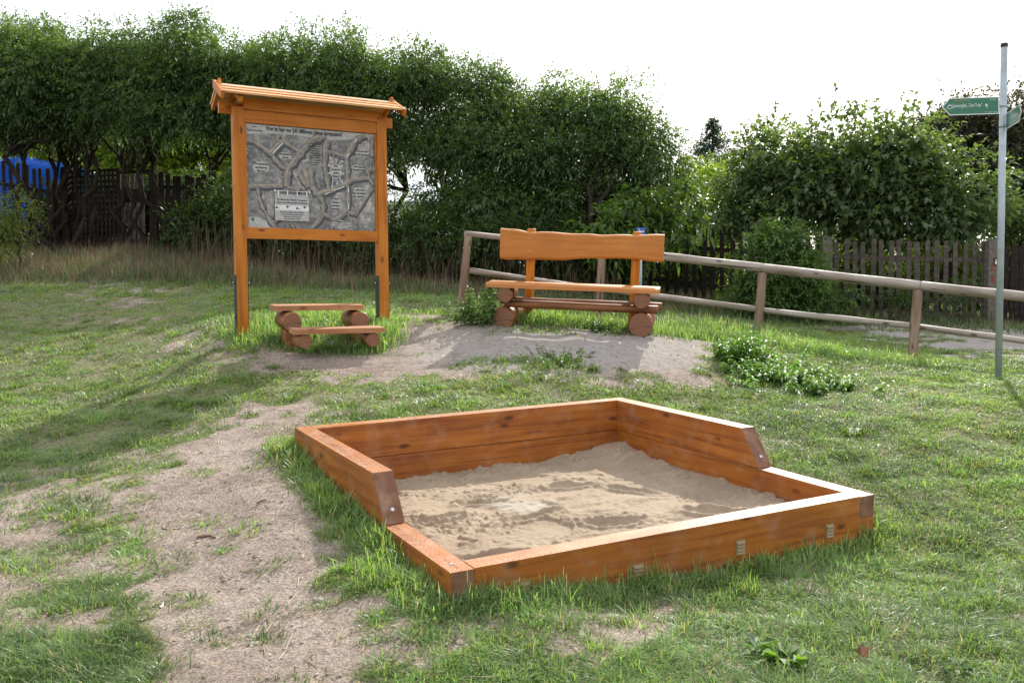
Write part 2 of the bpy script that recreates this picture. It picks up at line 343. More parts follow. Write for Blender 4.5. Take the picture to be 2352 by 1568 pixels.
cp = [at(*c) for c in CTRL] + [np.array([0, 0, .0]), np.array([-6, 0, .05]), np.array([6, 0, 0]), np.array([-3, 1.6, .02]), np.array([3, 1.6, 0.0]),
      np.array([-13, 21, 3.6]), np.array([-4, 24, 2.7]), np.array([4, 24, 1.9]), np.array([12, 20, .9]), np.array([10, 14, .6]), np.array([-9, 8, 1.2]), np.array([9, 7, .6])]
# the sandbox frame (from the fitted camera), origin = back-left outer corner on top of the lower beams
BO = np.array([-1.450828, 5.921485, CAMZ-1.072720])
BU = np.array([0.877265, 0.479744, 0.015905]); BV = np.array([0.479997, -0.876547, -0.035601]); BN = np.array([0.003138, -0.038866, 0.999240])
BW, BD, BT, BH = 2.6436, 2.4605, .112, .2357
S0, S1 = 1.5053, 1.6662
def bxw(u, v, z): return BO+BU*u+BV*v+BN*z
for u, v, z in ((-.12, 0, .10), (BW*.5, -.15, .13), (BW+.1, -.1, .11), (BW+.12, 1.1, .0), (BW+.12, 2.0, -.12), (BW+.1, BD+.1, -.24), (BW*.75, BD+.14, -.255), (BW*.5, BD+.15, -.25), (BW*.25, BD+.14, -.21), (-.1, BD+.1, -.13), (.2, BD+.14, -.17), (-.13, 1.6, -.04), (-.13, .8, .05)):
    cp.append(bxw(u, v, z))
cp = np.array(cp)
def tps_k(r2): return r2*np.log(r2+1e-9)*.5
nC_ = len(cp); d2 = ((cp[:, None, :2]-cp[None, :, :2])**2).sum(-1)
K = np.zeros((nC_+3, nC_+3)); K[:nC_, :nC_] = tps_k(d2)+np.eye(nC_)*.12
K[:nC_, nC_] = 1; K[:nC_, nC_+1:] = cp[:, :2]; K[nC_, :nC_] = 1; K[nC_+1:, :nC_] = cp[:, :2].T
WT = np.linalg.solve(K, np.concatenate([cp[:, 2], [0, 0, 0]]))
def box_uv(x, y):
    dx = x-BO[0]; dy = y-BO[1]; det = BU[0]*BV[1]-BU[1]*BV[0]
    return (dx*BV[1]-dy*BV[0])/det, (BU[0]*dy-BU[1]*dx)/det
def ground(x, y, fine=True):
    x = np.atleast_1d(np.asarray(x, float)); y = np.atleast_1d(np.asarray(y, float)); sh = x.shape; x = x.ravel(); y = y.ravel()
    xc = np.clip(x, -14, 13); yc = np.clip(y, -1, 25); z = np.zeros(len(x))
    for i in range(0, len(x), 20000):
        s = slice(i, i+20000); r2 = (xc[s, None]-cp[None, :, 0])**2+(yc[s, None]-cp[None, :, 1])**2
        z[s] = tps_k(r2)@WT[:nC_]+WT[nC_]+WT[nC_+1]*xc[s]+WT[nC_+2]*yc[s]
    if fine:
        z += (fbm(x*1.1+9, y*1.1, 3, 3)-.5)*.09+(fbm(x*4.5, y*4.5, 5, 3)-.5)*.05
    u, v = box_uv(x, y); ins = (u > .03) & (u < BW-.03) & (v > .03) & (v < BD-.03)
    z = np.where(ins, np.minimum(z, BO[2]+BU[2]*u+BV[2]*v-.36), z)
    return z.reshape(sh)
def gz(x, y): return float(ground(x, y)[0])

ROWS = list(range(600, 1600, 50))
DENS = """8778999999999999999999999
9867789549999999999999999
9976889999899999999999999
9987789998314554258852100
9976762111100000059998632
9988985112256533279999999
9999999987899988999999999
9999851268899999999999999
9998710159999999999999999
9976300078999999999999999
5322000059999999999999999
3422000279999999999999999
1464000169999999999999999
2265010048999999999999999
3356010026999999999999998
2466000148999887655689999
5566000115775655456788989
4556000012555664567787899
8888000001267776667788899
9999200003788877778899999""".split()
HGT = """9999999999999999999999999
9999999999999999999999999
6655568888888888888889999
5555569999867888669998655
5555555555555555558887666
5555555555555555588877766
5555555555555555566666666
5555555555555555566666666
5555545855555555556666666
5554449955555555566666666
4444449955555555555566666
4544444995555555555555666
4674444995555555555555555
4575333499888855555555555
4685333699999999988655555
5776333589999999888555555
6776444566777766555555555
6776444555555566555555555
8887444556666666655555555
8888444556666666666655555""".split()
def lut(T, u, v):
    A = np.array([[int(c) for c in r] for r in T], float)
    fx = np.clip(u/98., 0, 23.999); fy = np.clip((v-600)/50., 0, 18.999); ix = fx.astype(int); iy = fy.astype(int); fx = fx-ix; fy = fy-iy
    return (A[iy, ix]*(1-fx)+A[iy, ix+1]*fx)*(1-fy)+(A[iy+1, ix]*(1-fx)+A[iy+1, ix+1]*fx)*fy
def grassiness(x, y, z):
    u, v = to_px(np.stack([x, y, z], -1)); v = np.where(y < .5, 1600, v); u = np.where(y < .5, 1176+x*500, u)
    d = lut(DENS, u, v)/9.
    cl = (fbm(x*2.6, y*3.4, 31, 3)-.5)*1.9+(fbm(x*9, y*9, 41, 2)-.5)*1.1
    return sstep(.36, .62, d*.94+cl*(.40+.60*(1-np.abs(2*d-1))))*np.clip(d*4, 0, 1), u, v, d
xs = np.concatenate([-np.geomspace(400, 8.2, 26), np.arange(-8, 8.01, .05), np.geomspace(8.2, 400, 26)])
ys = np.concatenate([[-120, -60, -25, -10, -4, -2, -.5, .5, 1.2], np.arange(1.8, 15, .05), np.geomspace(15.1, 25, 26), np.geomspace(26, 500, 18)])
GX, GY = np.meshgrid(xs, ys); GZ = ground(GX, GY)
gr, gu, gv, gd = grassiness(GX.ravel(), GY.ravel(), GZ.ravel())
grey = sstep(0, 1, np.clip(1-np.abs((gu-1300)/420.)**3, 0, 1)*np.clip(1-np.abs((gv-800)/62.)**3, 0, 1)) + ((gu > 1650)*(gv < 835+(gu-1650)*.02)*(gv > 700))
gcol = np.stack([gr*.8, np.clip(grey, 0, 1)*.8, gr*0], -1)
nx, ny = len(xs), len(ys); idx = np.arange(nx*ny).reshape(ny, nx)
Fg = np.stack([idx[:-1, :-1], idx[:-1, 1:], idx[1:, 1:], idx[1:, :-1]], -1).reshape(-1, 4)
nmesh('ground', np.stack([GX.ravel(), GY.ravel(), GZ.ravel()], -1), Fg, M['soil'], col=gcol, smooth=True, kind='structure')

# ------------------------------------------------------------------ grass
def blades(P, head, L, w, lean, col, nseg=2, tipcol=None, wang=None):
    n = len(P); t = np.linspace(0, 1, nseg+1); wa = head+math.pi/2 if wang is None else wang
    hx, hy = np.cos(head), np.sin(head); wx, wy = np.cos(wa), np.sin(wa)
    V = np.zeros((n, 2*nseg+1, 3)); C = np.zeros((n, 2*nseg+1, 3)); tc_ = col if tipcol is None else tipcol
    for k in range(nseg+1):
        h = L*lean*t[k]**1.8; zz = L*t[k]*(1-.5*np.minimum(lean, 1.5)*t[k])
        c = np.stack([P[:, 0]+hx*h, P[:, 1]+hy*h, P[:, 2]+zz-.006], -1)
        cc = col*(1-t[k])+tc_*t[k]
        if k == nseg: V[:, 2*nseg] = c; C[:, 2*nseg] = cc
        else:
            ww = (w*.5*(1-t[k]**2*.75))[:, None]*np.stack([wx, wy, np.zeros(n)], -1)
            V[:, 2*k] = c-ww; V[:, 2*k+1] = c+ww; C[:, 2*k] = cc; C[:, 2*k+1] = cc
    f = []
    for k in range(nseg-1): f += [(2*k, 2*k+1, 2*k+3), (2*k, 2*k+3, 2*k+2)]
    f.append((2*nseg-2, 2*nseg-1, 2*nseg)); f = np.array(f)
    F = (f[None]+(np.arange(n)*(2*nseg+1))[:, None, None]).reshape(-1, 3)
    return V.reshape(-1, 3), F, C.reshape(-1, 3)
class Acc:
    def __init__(s): s.V = []; s.F = []; s.C = []; s.n = 0
    def add(s, V, F, C): s.V.append(V); s.F.append(F+s.n); s.C.append(C); s.n += len(V)
    def build(s, name, m, parent=None, **kw): return nmesh(name, np.concatenate(s.V), np.concatenate(s.F), m, parent, col=np.concatenate(s.C), **kw)
def grass_col(n, x, y, dry=.09, warm=None):
    g = np.array([.225, .325, .115]); b = np.array([.13, .235, .095]); yl = np.array([.42, .36, .21])
    k = rng.random(n)[:, None]; pat = fbm(x*.9, y*.9, 77, 3)[:, None]
    c = b*(1-k)+g*k; c = c*(.75+.6*pat)*(.7+.6*fbm(x*7, y*7, 83, 2))[:, None]; c = c*(.8+.4*rng.random(n))[:, None]
    d = rng.random(n) < dry*(.4+1.4*pat[:, 0]); c[d] = yl*(.6+.6*rng.random(d.sum()))[:, None]
    return c
N = 860000
yy = 2.7*(14.5/2.7)**(rng.random(N)**.92); xx = (rng.random(N)*2-1)*(.66*yy+1.9)
keepd = rng.random(N) < np.clip((yy/4.2)**-.15, 0, 1)
xx = xx[keepd]; yy = yy[keepd]; zz = ground(xx, yy); g_, u_, v_, d_ = grassiness(xx, yy, zz)
bu, bv = box_uv(xx, yy); inside = (bu > -.01) & (bu < BW+.01) & (bv > -.01) & (bv < BD+.01)
ex = np.maximum(np.maximum(-bu, bu-BW), 0); ey = np.maximum(np.maximum(-bv, bv-BD), 0); dbox = np.hypot(ex, ey)
near = (dbox < .32) & ~inside
side = np.where(bv < 0, .25, 1.)                            # short behind the back wall
gp = np.where(near, np.maximum(g_, sstep(.3, .06, dbox)*(.75+.25*side)), g_)
k = (rng.random(len(xx)) < gp*.97+.004) & ~inside
xx, yy, zz, u_, v_, near, dbox, side = [a[k] for a in (xx, yy, zz, u_, v_, near, dbox, side)]
n = len(xx); H = lut(HGT, u_, v_)*.0086
H = H*(.6+.8*fbm(xx*2.6, yy*2.6, 51, 3))*(.35+1.3*fbm(xx*8, yy*8, 53, 2))*(.45+.8*rng.random(n))
H = np.where(near, H*(1+.45*sstep(.3, .03, dbox)*side), H)
H[rng.random(n) < .012] *= 1.7
head = fbm(xx*1.3, yy*1.3, 61, 2)*14+rng.normal(0, 1.3, n)
lean = np.clip(rng.normal(1.0, .4, n), .15, 1.6); lean = np.where(near & (rng.random(n) < .5), lean*.55, lean)
c = grass_col(n, xx, yy)
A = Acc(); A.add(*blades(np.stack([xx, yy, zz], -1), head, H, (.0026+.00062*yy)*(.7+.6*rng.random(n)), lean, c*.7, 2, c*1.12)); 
# separate tufts, on the bare soil and all over the lawn
nt_ = 1500; ty = 2.9*(12/2.9)**rng.random(nt_); tx = (rng.random(nt_)*2-1)*(.6*ty+.2); tz = ground(tx, ty); tg, tu, tv, td = grassiness(tx, ty, tz); tb, tc_2 = box_uv(tx, ty)
kk = ~((tb > -.06) & (tb < BW+.06) & (tc_2 > -.06) & (tc_2 < BD+.06)) & ~((tv < 850) & (td < .3)) & (rng.random(nt_) < np.where(td < .15, .22, np.where(td < .75, .9, .8))) & ((tg < .45) | (td > .7))
tx, ty, td = tx[kk], ty[kk], td[kk]; nb_ = np.where(td < .3, 80, 75).astype(int); rad_ = np.where(td < .3, .032, .05)*(.6+1.2*rng.random(len(tx))); ti = np.repeat(np.arange(len(tx)), nb_)
x3 = tx[ti]+rng.normal(0, 1, len(ti))*rad_[ti]*1.3; y3 = ty[ti]+rng.normal(0, 1, len(ti))*rad_[ti]; a3 = np.arctan2(y3-ty[ti], x3-tx[ti])+rng.normal(0, .7, len(ti)); c3 = grass_col(len(ti), x3, y3, .05)*(.6+.5*rng.random(len(tx)))[ti][:, None]
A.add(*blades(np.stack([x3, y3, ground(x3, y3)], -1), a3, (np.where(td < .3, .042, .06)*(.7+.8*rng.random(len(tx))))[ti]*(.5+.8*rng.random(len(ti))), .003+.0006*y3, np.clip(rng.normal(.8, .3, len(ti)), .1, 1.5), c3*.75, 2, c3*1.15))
# tall single blades along the box, the notice board, the bench
def strip(pts, n, spread, h0, h1):
    pts = np.array(pts); i = rng.integers(0, len(pts)-1, n); t = rng.random(n)[:, None]
    P = pts[i, :2]*(1-t)+pts[i+1, :2]*t+rng.normal(0, spread, (n, 2)); return P, h0+(h1-h0)*rng.random(n)**1.6
SH = [([bxw(0, BD+.05, 0), bxw(BW, BD+.05, 0)], 900, .05, .05, .17), ([bxw(-.06, .1, 0), bxw(-.06, BD, 0)], 1500, .07, .06, .15), ([bxw(BW+.05, BD-.5, 0), bxw(BW+.08, BD, 0)], 220, .05, .06, .17),
      ([at(545, 772, 9.2), at(640, 775, 9.1), at(880, 760, 9.5)], 2200, .16, .07, .18), ([at(600, 760, 9.6), at(860, 735, 10.1)], 2200, .22, .07, .18), ([at(850, 785, 9.0), at(895, 760, 9.6)], 700, .10, .10, .26), ([at(660, 785, 8.9), at(840, 783, 8.9)], 1100, .06, .05, .13),
      ([at(1150, 748, 10.15), at(1300, 752, 10.2), at(1480, 760, 10.1)], 4000, .16, .07, .2), ([at(1520, 750, 10.4), at(1740, 790, 10.7), at(2100, 838, 9.7)], 4200, .18, .08, .2), ([at(1500, 730, 11.2), at(1740, 765, 11.3)], 1800, .2, .1, .3)]
for pts, n_, spd, h0, h1 in SH:
    P2, L2 = strip(pts, n_, spd, h0, h1); bu, bv = box_uv(P2[:, 0], P2[:, 1]); ok = ~((bu > -.015) & (bu < BW+.015) & (bv > -.015) & (bv < BD+.015)); P2 = P2[ok]; L2 = L2[ok]; m_ = len(P2)
    c = grass_col(m_, P2[:, 0], P2[:, 1], .04)*1.05
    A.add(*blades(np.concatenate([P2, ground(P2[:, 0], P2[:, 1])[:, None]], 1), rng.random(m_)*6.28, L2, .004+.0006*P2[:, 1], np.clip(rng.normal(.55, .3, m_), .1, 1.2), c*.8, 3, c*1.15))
A.build('grass', M['grass'], kind='stuff', label='short green meadow grass growing in tufts on the trodden soil', cat='grass')
# verge beyond the lawn, taller, with dry stalks
N = 175000; yy = 12.5+rng.random(N)*8; xx = (rng.random(N)*2-1)*(.66*yy+1.6); zz = ground(xx, yy); u_, v_ = to_px(np.stack([xx, yy, zz], -1))
bandtop = np.interp(u_, [0, 400, 900, 1100, 1500, 1800, 2352], [650, 650, 668, 690, 712, 742, 762])
k = (v_ < bandtop+rng.normal(0, 6, N)); xx, yy, zz, u_, v_ = [a[k] for a in (xx, yy, zz, u_, v_)]; n = len(xx)
A = Acc(); tall = np.interp(u_, [0, 300, 900, 1500, 2352], [.2, .26, .2, .16, .12])*(.4+.9*rng.random(n))*(.6+.8*fbm(xx*1.5, yy, 91, 3))
isd = rng.random(n) < np.interp(u_, [0, 1000, 1500, 2352], [.3, .26, .16, .08]); cc = grass_col(n, xx, yy, .05)*.62  # blade colour darkened to carry the shade of the hedge
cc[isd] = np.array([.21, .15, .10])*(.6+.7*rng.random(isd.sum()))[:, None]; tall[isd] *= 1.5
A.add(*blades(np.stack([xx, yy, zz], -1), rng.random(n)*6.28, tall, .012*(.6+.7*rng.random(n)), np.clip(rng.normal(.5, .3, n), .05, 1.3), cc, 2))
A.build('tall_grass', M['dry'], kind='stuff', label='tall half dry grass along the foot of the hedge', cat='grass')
# dry stalks, straw and pebbles on the bare soil
n = 4500; yy = 3+rng.random(n)*7; xx = (rng.random(n)*2-1)*(.6*yy); zz = ground(xx, yy); g_, u_, v_, d_ = grassiness(xx, yy, zz); bu, bv = box_uv(xx, yy)
k = ~((bu > -.02) & (bu < BW+.02) & (bv > -.02) & (bv < BD+.02)) & (g_ < .75); xx, yy, zz = xx[k], yy[k], zz[k]; n = len(xx)
hd = rng.random(n)*6.28; L = .03+.10*rng.random(n)**2.5; w = .003*(.8+.6*rng.random(n))
dx, dy = np.cos(hd)*L/2, np.sin(hd)*L/2; z2 = ground(xx+dx, yy+dy)+.006; z1 = ground(xx-dx, yy-dy)+.005
px_, py_ = -np.sin(hd)*w/2, np.cos(hd)*w/2
V = np.stack([np.stack([xx-dx-px_, yy-dy-py_, z1], -1), np.stack([xx-dx+px_, yy-dy+py_, z1+.002], -1), np.stack([xx+dx+px_, yy+dy+py_, z2+.002], -1), np.stack([xx+dx-px_, yy+dy-py_, z2], -1)], 1).reshape(-1, 3)
cs = np.repeat(np.array([.42, .33, .22])*(.6+.6*rng.random(n))[:, None], 4, 0)
nmesh('straw_litter', V, np.arange(4*n).reshape(-1, 4), M['dry'], col=cs, kind='stuff', label='bits of dry straw scattered over the bare soil', cat='straw')
def rock_mesh(seed, sc):
    bm = bmesh.new(); bmesh.ops.create_icosphere(bm, subdivisions=1, radius=1)
    for v in bm.verts:
        k = 1+.35*mnoise.noise(v.co*1.3+Vector((seed, 0, 0))); v.co = Vector((v.co.x*k*sc[0], v.co.y*k*sc[1], v.co.z*k*sc[2]))
    return bm
pts = []; n = 15000; yy = 3+rng.random(n)*8.5; xx = (rng.random(n)*2-1)*(.6*yy)
zz = ground(xx, yy); g_, u_, v_, d_ = grassiness(xx, yy, zz); bu, bv = box_uv(xx, yy)
k = ~((bu > -.04) & (bu < BW+.04) & (bv > -.04) & (bv < BD+.04)) & (g_ < .5); xx, yy, zz = xx[k], yy[k], zz[k]
rb = []; 
for s in range(6):
    bm = rock_mesh(s*3.1, (1, .75, .5)); rb.append((np.array([v.co[:] for v in bm.verts]), np.array([[v.index for v in f.verts] for f in bm.faces]))); bm.free()
Vp, Fp, n0 = [], [], 0
for i in range(len(xx)):
    V0, F0 = rb[i % 6]; s = .0024+.011*random.random()**5; a_ = random.random()*6.28; ca, sa = math.cos(a_), math.sin(a_)
    Vr = V0*s; Vr = np.stack([Vr[:, 0]*ca-Vr[:, 1]*sa+xx[i], Vr[:, 0]*sa+Vr[:, 1]*ca+yy[i], Vr[:, 2]+zz[i]+s*.2], -1); Vp.append(Vr); Fp.append(F0+n0); n0 += len(Vr)
nmesh('pebbles', np.concatenate(Vp), np.concatenate(Fp), M['stone'], kind='stuff', label='small pebbles and soil crumbs strewn on the bare ground', cat='pebbles')
for i, (u, v, D, s, lab) in enumerate([(735, 1436, 3.85, .032, 'flat grey brown stone on bare soil left of the front sandbox corner'), (712, 1052, 6.1, .0, ''), (868, 1317, 4.3, .022, 'pale round stone in grass beside the left front corner of the sandbox'),
        (352, 1382, 4.0, .0, ''), (573, 1496, 3.6, .018, 'small pale stone on the bare soil at the bottom edge'), (605, 1377, 4.05, .016, 'tiny pinkish stone on bare soil in the left foreground'), (1490, 769, 9.45, .05, 'whitish flat stone against the right foot log of the bench'), (582, 1518, 3.5, .028, 'pale flat stone in the soil at the bottom left of centre')]):
    if s == 0: continue
    P = at(u, v, D)
    # find where the sight line meets the ground
    for _ in range(25):
        z = gz(P[0], P[1]); d = P[2]-z; D -= -d*.9*1 if False else 0; P2 = P; 
        break
    bm = rock_mesh(i*2.7, (s, s*.7, s*.4)); o = bmobj('stone', bm, M['stone'], label=lab, cat='stone'); o.location = (P[0], P[1], gz(P[0], P[1])+s*.12); o.rotation_euler = (0, .1, i)
def hit(u, v, D0=3.0, D1=20):
    a, b = D0, D1
    for D in np.linspace(D0, D1, 120):
        P = at(u, v, D)
        if P[2] < gz(P[0], P[1]): b = D; break
        a = D
    for _ in range(12):
        m_ = (a+b)/2; P = at(u, v, m_)
        if P[2] < gz(P[0], P[1]): b = m_
        else: a = m_
    return at(u, v, b)
for o in [o for o in COL.objects if o.name.startswith('stone')]:
    u, v = to_px(np.array(o.location)); pass
for (u0, v0, u1, v1, r, lab) in [(785, 1152, 815, 1150, .011, 'x')]: pass
def stick(u0, v0, u1, v1, r, lab, m_='stick', name='stick', cat='stick'):
    a, b = hit(u0, v0), hit(u1, v1); a[2] += r*.8; b[2] += r*.8; mid = a*.6+b*.4+rng.normal(0, .008, 3)*np.array([1, 1, 0]); mid[2] = max(mid[2], gz(mid[0], mid[1])+r); P = [a, mid+rng.normal(0, .006, 3), b]
    V, F = tube_arrays(P, [r, r*.9, r*.55], 6); nmesh(name, V, F, M[m_], label=lab, cat=cat, smooth=True)
stick(454, 1235, 494, 1237, .008, 'short thick brown stick lying on bare soil left of the sandbox')
stick(590, 1157, 612, 1150, .006, 'thin brown stick near the left wall of the sandbox')
stick(372, 1213, 414, 1214, .004, 'thin dark twig on bare soil left of the short thick stick')
stick(1510, 1545, 1560, 1568, .006, 'pale crooked stick in grass at the bottom right') if False else stick(2010, 1530, 2065, 1548, .006, 'pale crooked stick in the grass at the bottom right')
stick(640, 1515, 672, 1455, .0019, 'long pale straw stalk on bare soil near the bottom edge', 'straw')
stick(820, 1466, 848, 1505, .0019, 'bent pale straw stalk left of the centre foreground', 'straw')
stick(367, 1397, 376, 1385, .006, 'pinkish white cigarette butt on soil beside the grass tufts', 'paperwhite', 'cigarette_butt', 'litter')
P = hit(762, 792, 7, 12); bm = rock_mesh(5, (.03, .018, .02)); o = bmobj('wrapper', bm, M['bluefoil'], label='crumpled blue and white wrapper lying before the small steps', cat='litter'); o.location = (P[0], P[1], P[2]+.01)
P = hit(1965, 1517); bm = bmesh.new(); vs = [bm.verts.new(p) for p in ((0, 0, 0), (.03, .02, .012), (.065, .01, .03), (.05, -.025, .01), (.02, -.02, .004))]; bm.faces.new(vs)
bmesh.ops.solidify(bm, geom=bm.faces[:], thickness=.001); o = bmobj('dead_leaf', bm, M['deadleaf'], label='curled reddish brown leaf in the grass at the bottom right', cat='leaf'); o.location = (P[0], P[1], P[2]+.04); o.rotation_euler = (.9, .3, .6)
P = hit(1650, 1330); bm = bmesh.new(); vs = [bm.verts.new(p) for p in ((0, 0, 0), (.03, .012, .008), (.05, 0, .01), (.03, -.02, .004))]; bm.faces.new(vs)
bmesh.ops.solidify(bm, geom=bm.faces[:], thickness=.001); o = bmobj('dead_leaf', bm, M['deadleaf'], label='small red brown leaf on the soil before the front beam', cat='leaf'); o.location = (P[0], P[1], P[2]+.02); o.rotation_euler = (.3, .3, .1)

# ------------------------------------------------------------------ sandbox
BM = Matrix(((BU[0], BV[0], BN[0], BO[0]), (BU[1], BV[1], BN[1], BO[1]), (BU[2], BV[2], BN[2], BO[2]), (0, 0, 0, 1)))
sb = empty('sandbox', None, 'square orange glazed wooden sandbox with raised back walls and sand inside', 'sandbox', mat=BM)
def part_prism(name, pts, axis, a, b, mt, along, bev=.003, **kw):
    """pts in the two axes other than `axis`; `along` is the grain axis: mesh is turned so its own X follows it"""
    bm = bmesh.new(); prism(bm, pts, axis, a, b); bevel(bm, bev)
    if along == 1: rot = Matrix.Rotation(-math.pi/2, 4, 'Z')
    elif along == 2: rot = Matrix.Rotation(math.pi/2, 4, 'Y')
    else: rot = Matrix.Identity(4)
    bmesh.ops.transform(bm, matrix=rot, verts=bm.verts); o = bmobj(name, bm, mt, sb, **kw); o.matrix_local = rot.inverted(); return o
g = .002
part_prism('front_beam', [(BT+g, 0), (BT+g, -.127), (0, -.127), (0, -.32), (BW, -.32), (BW, -.127), (BW-BT-g, -.127), (BW-BT-g, 0)], 1, BD-BT, BD, M['glaze'], 0)
part_prism('back_beam', [(BT+g, -.004), (BT+g, -.3), (BW-BT-g, -.3), (BW-BT-g, -.004)], 1, 0, BT, M['glaze'], 0)
part_prism('back_board', [(BT+g, BH), (BT+g, .001), (BW-BT-g, .001), (BW-BT-g, BH)], 1, 0, BT, M['glaze'], 0)
for x0 in (0, BW-BT):
    bm = bmesh.new(); prism(bm, [(0, -.003), (0, -.3), (BD-BT-g, -.3), (BD-BT-g, -.125), (BD, -.125), (BD, -.003)], 0, x0, x0+BT); bevel(bm, .003)
    rot = Matrix.Rotation(-math.pi/2, 4, 'Z'); bmesh.ops.transform(bm, matrix=rot, verts=bm.verts)
    o = bmobj('side_beam', bm, [M['glaze'], M['endgrain']], sb); o.matrix_local = rot.inverted()
    for p in o.data.polygons:
        if abs(p.normal.x) > .9 and p.center.z > -.2: p.material_index = 1 if max(o.data.vertices[i].co.x for i in p.vertices) > BD-.02 else 0
    bm = bmesh.new(); prism(bm, [(0, .001), (S1, .001), (S0, BH), (0, BH)], 0, x0, x0+BT); bevel(bm, .003); bmesh.ops.transform(bm, matrix=rot, verts=bm.verts)
    o = bmobj('side_board', bm, [M['glaze'], M['endgrain']], sb); o.matrix_local = rot.inverted()
    for p in o.data.polygons:
        if p.normal.x > .7: p.material_index = 1
    sx = x0+BT*.55; bm = bmesh.new(); bmesh.ops.create_cone(bm, cap_ends=True, segments=16, radius1=.011, radius2=.009, depth=.003); 
    bmesh.ops.create_cone(bm, cap_ends=True, segments=8, radius1=.004, radius2=.004, depth=.006)
    o = bmobj('screw', bm, M['screw'], sb); nrm = Vector((0, BH, S1-S0)).normalized(); tt = .27
    o.location = Vector((sx, S1+(S0-S1)*tt, BH*tt))+nrm*.002; o.rotation_euler = nrm.to_track_quat('Z', 'Y').to_euler()
for u, v in ((BT*.45, BD-BT*.9),):
    bm = bmesh.new(); bmesh.ops.create_cone(bm, cap_ends=True, segments=16, radius1=.011, radius2=.009, depth=.003); o = bmobj('screw', bm, M['screw'], sb); o.location = (u, v, .0)
Bi = BM.inverted()
for (u, v) in ((1205, 1352), (1465, 1312), (1700, 1256), (1905, 1218)):
    o0 = Bi @ Vector((0, 0, CAMZ)); d0 = Bi.to_3x3() @ Vector(tuple(at(u, v, 5)-np.array([0, 0, CAMZ]))); k = (BD-o0.y)/d0.y; p = o0+d0*k
    bm = bmesh.new(); box(bm, -.034, .034, 0, .002, -.04, .04)
    for i in range(4):
        zc = .026-i*.018; prism(bm, [(.002, zc-.004), (.011, zc-.006), (.002, zc+.007)], 0, -.026, .026)
    ve = bmobj('vent', bm, M['brass'], sb); ve.location = (p.x, BD+.0005, p.z)
# sand
nu, nv = 330, 300
uu = np.linspace(BT-.02, BW-BT+.02, nu); vv = np.linspace(BT-.02, BD-BT+.02, nv); SU, SV = np.meshgrid(uu, vv)
z = -.168+.035*sstep(.55, 0, np.hypot(SU-(BW-BT), SV-BT))+.03*sstep(.30, 0, (BW-BT)-SU)*(.5+fbm(SV*3, SV*0, 5, 2))+.015*sstep(.3, 0, SV-BT)*fbm(SU*2.5, SV*2, 9, 2)
z += (fbm(SU*1.7, SV*1.7, 11, 3)-.5)*.07+.02*sstep(.5, 0, BD-BT-SV)
r1 = fbm(SU*7+3*fbm(SU*3, SV*3, 2, 2), SV*9, 15, 3); z += sstep(.55, .8, r1)*.018-sstep(.42, .2, r1)*.012
r2 = np.abs(fbm(SU*14, SV*20, 21, 2)-.5); z += (.25-r2)*.016*sstep(.4, .7, fbm(SU*2.3, SV*2.3, 19, 2)); cr_ = sstep(.5, .7, fbm(SU*3.1, SV*3.6, 29, 3)); z += (fbm(SU*45, SV*45, 25, 2)-.5)*.006+np.maximum(fbm(SU*38, SV*42, 27, 2)-.5, 0)*.05*cr_
for (fu, fv, a_, l, w_) in [(.45, 1.95, .4, .17, .06), (.75, 2.15, .8, .16, .06), (1.0, 1.4, -.2, .2, .06), (1.35, 1.75, .5, .18, .07), (.9, 1.0, .2, .15, .06), (1.9, 1.2, 1., .18, .06), (1.6, .9, .3, .16, .06), (.5, 1.2, 0, .16, .05), (2.0, 1.9, .7, .2, .07), (1.2, 2.1, .1, .17, .06)]:
    ca, sa = math.cos(a_), math.sin(a_); p = (SU-fu)*ca+(SV-fv)*sa; q = -(SU-fu)*sa+(SV-fv)*ca; rr = (p/l)**2+(q/w_)**2
    z += -.034*np.exp(-rr*1.3)+.024*np.exp(-((np.sqrt(rr)-1.25)/.25)**2)*(.4+.9*fbm(SU*20, SV*20, 8, 2))
V = np.stack([SU.ravel(), SV.ravel(), z.ravel()], -1); ii = np.arange(nu*nv).reshape(nv, nu)
sa_ = nmesh('sand', V, np.stack([ii[:-1, :-1], ii[1:, :-1], ii[1:, 1:], ii[:-1, 1:]], -1).reshape(-1, 4), M['sand'], smooth=True, kind='stuff', label='pale trampled play sand filling the wooden sandbox', cat='sand')
sa_.matrix_world = BM

# ------------------------------------------------------------------ text helper
FONT = None
def text_mesh(body, size, xs=1.0, bold=0.0, align='CENTER'):
    cu = bpy.data.curves.new('t', 'FONT'); cu.body = body; cu.size = size; cu.align_x = align; cu.align_y = 'CENTER'; cu.offset = bold; cu.extrude = .0004
    cu.resolution_u = 2
    ob = bpy.data.objects.new('t', cu); COL.objects.link(ob); dg = bpy.context.evaluated_depsgraph_get()
    me = bpy.data.meshes.new_from_object(ob.evaluated_get(dg)); bpy.data.objects.remove(ob); bpy.data.curves.remove(cu)
    for v in me.vertices: v.co.x *= xs
    return me
def text(name, lines, mt, parent, Mx, xs=1., lab=None, bold=0.):
    """lines: (body, x, y, size) in the plane of matrix Mx"""
    if len(lines) > 1 and name in ('flip_text', 'lettering', 'graffiti'):
        return [text(name, [l_], mt, parent, Mx, xs, lab, bold) for l_ in lines]
    bm = bmesh.new()
    for ln in lines:
        body, x, y, s = ln[:4]; me = text_mesh(body, s, xs, bold*s, ln[4] if len(ln) > 4 else 'CENTER'); me.transform(Matrix.Translation((x, y, 0))); bm.from_mesh(me); bpy.data.meshes.remove(me)
    me = bpy.data.meshes.new(name); bm.to_mesh(me); bm.free(); me.materials.append(mt); o = bpy.data.objects.new(name, me); link(o, parent)
    o.matrix_local = Mx; return o

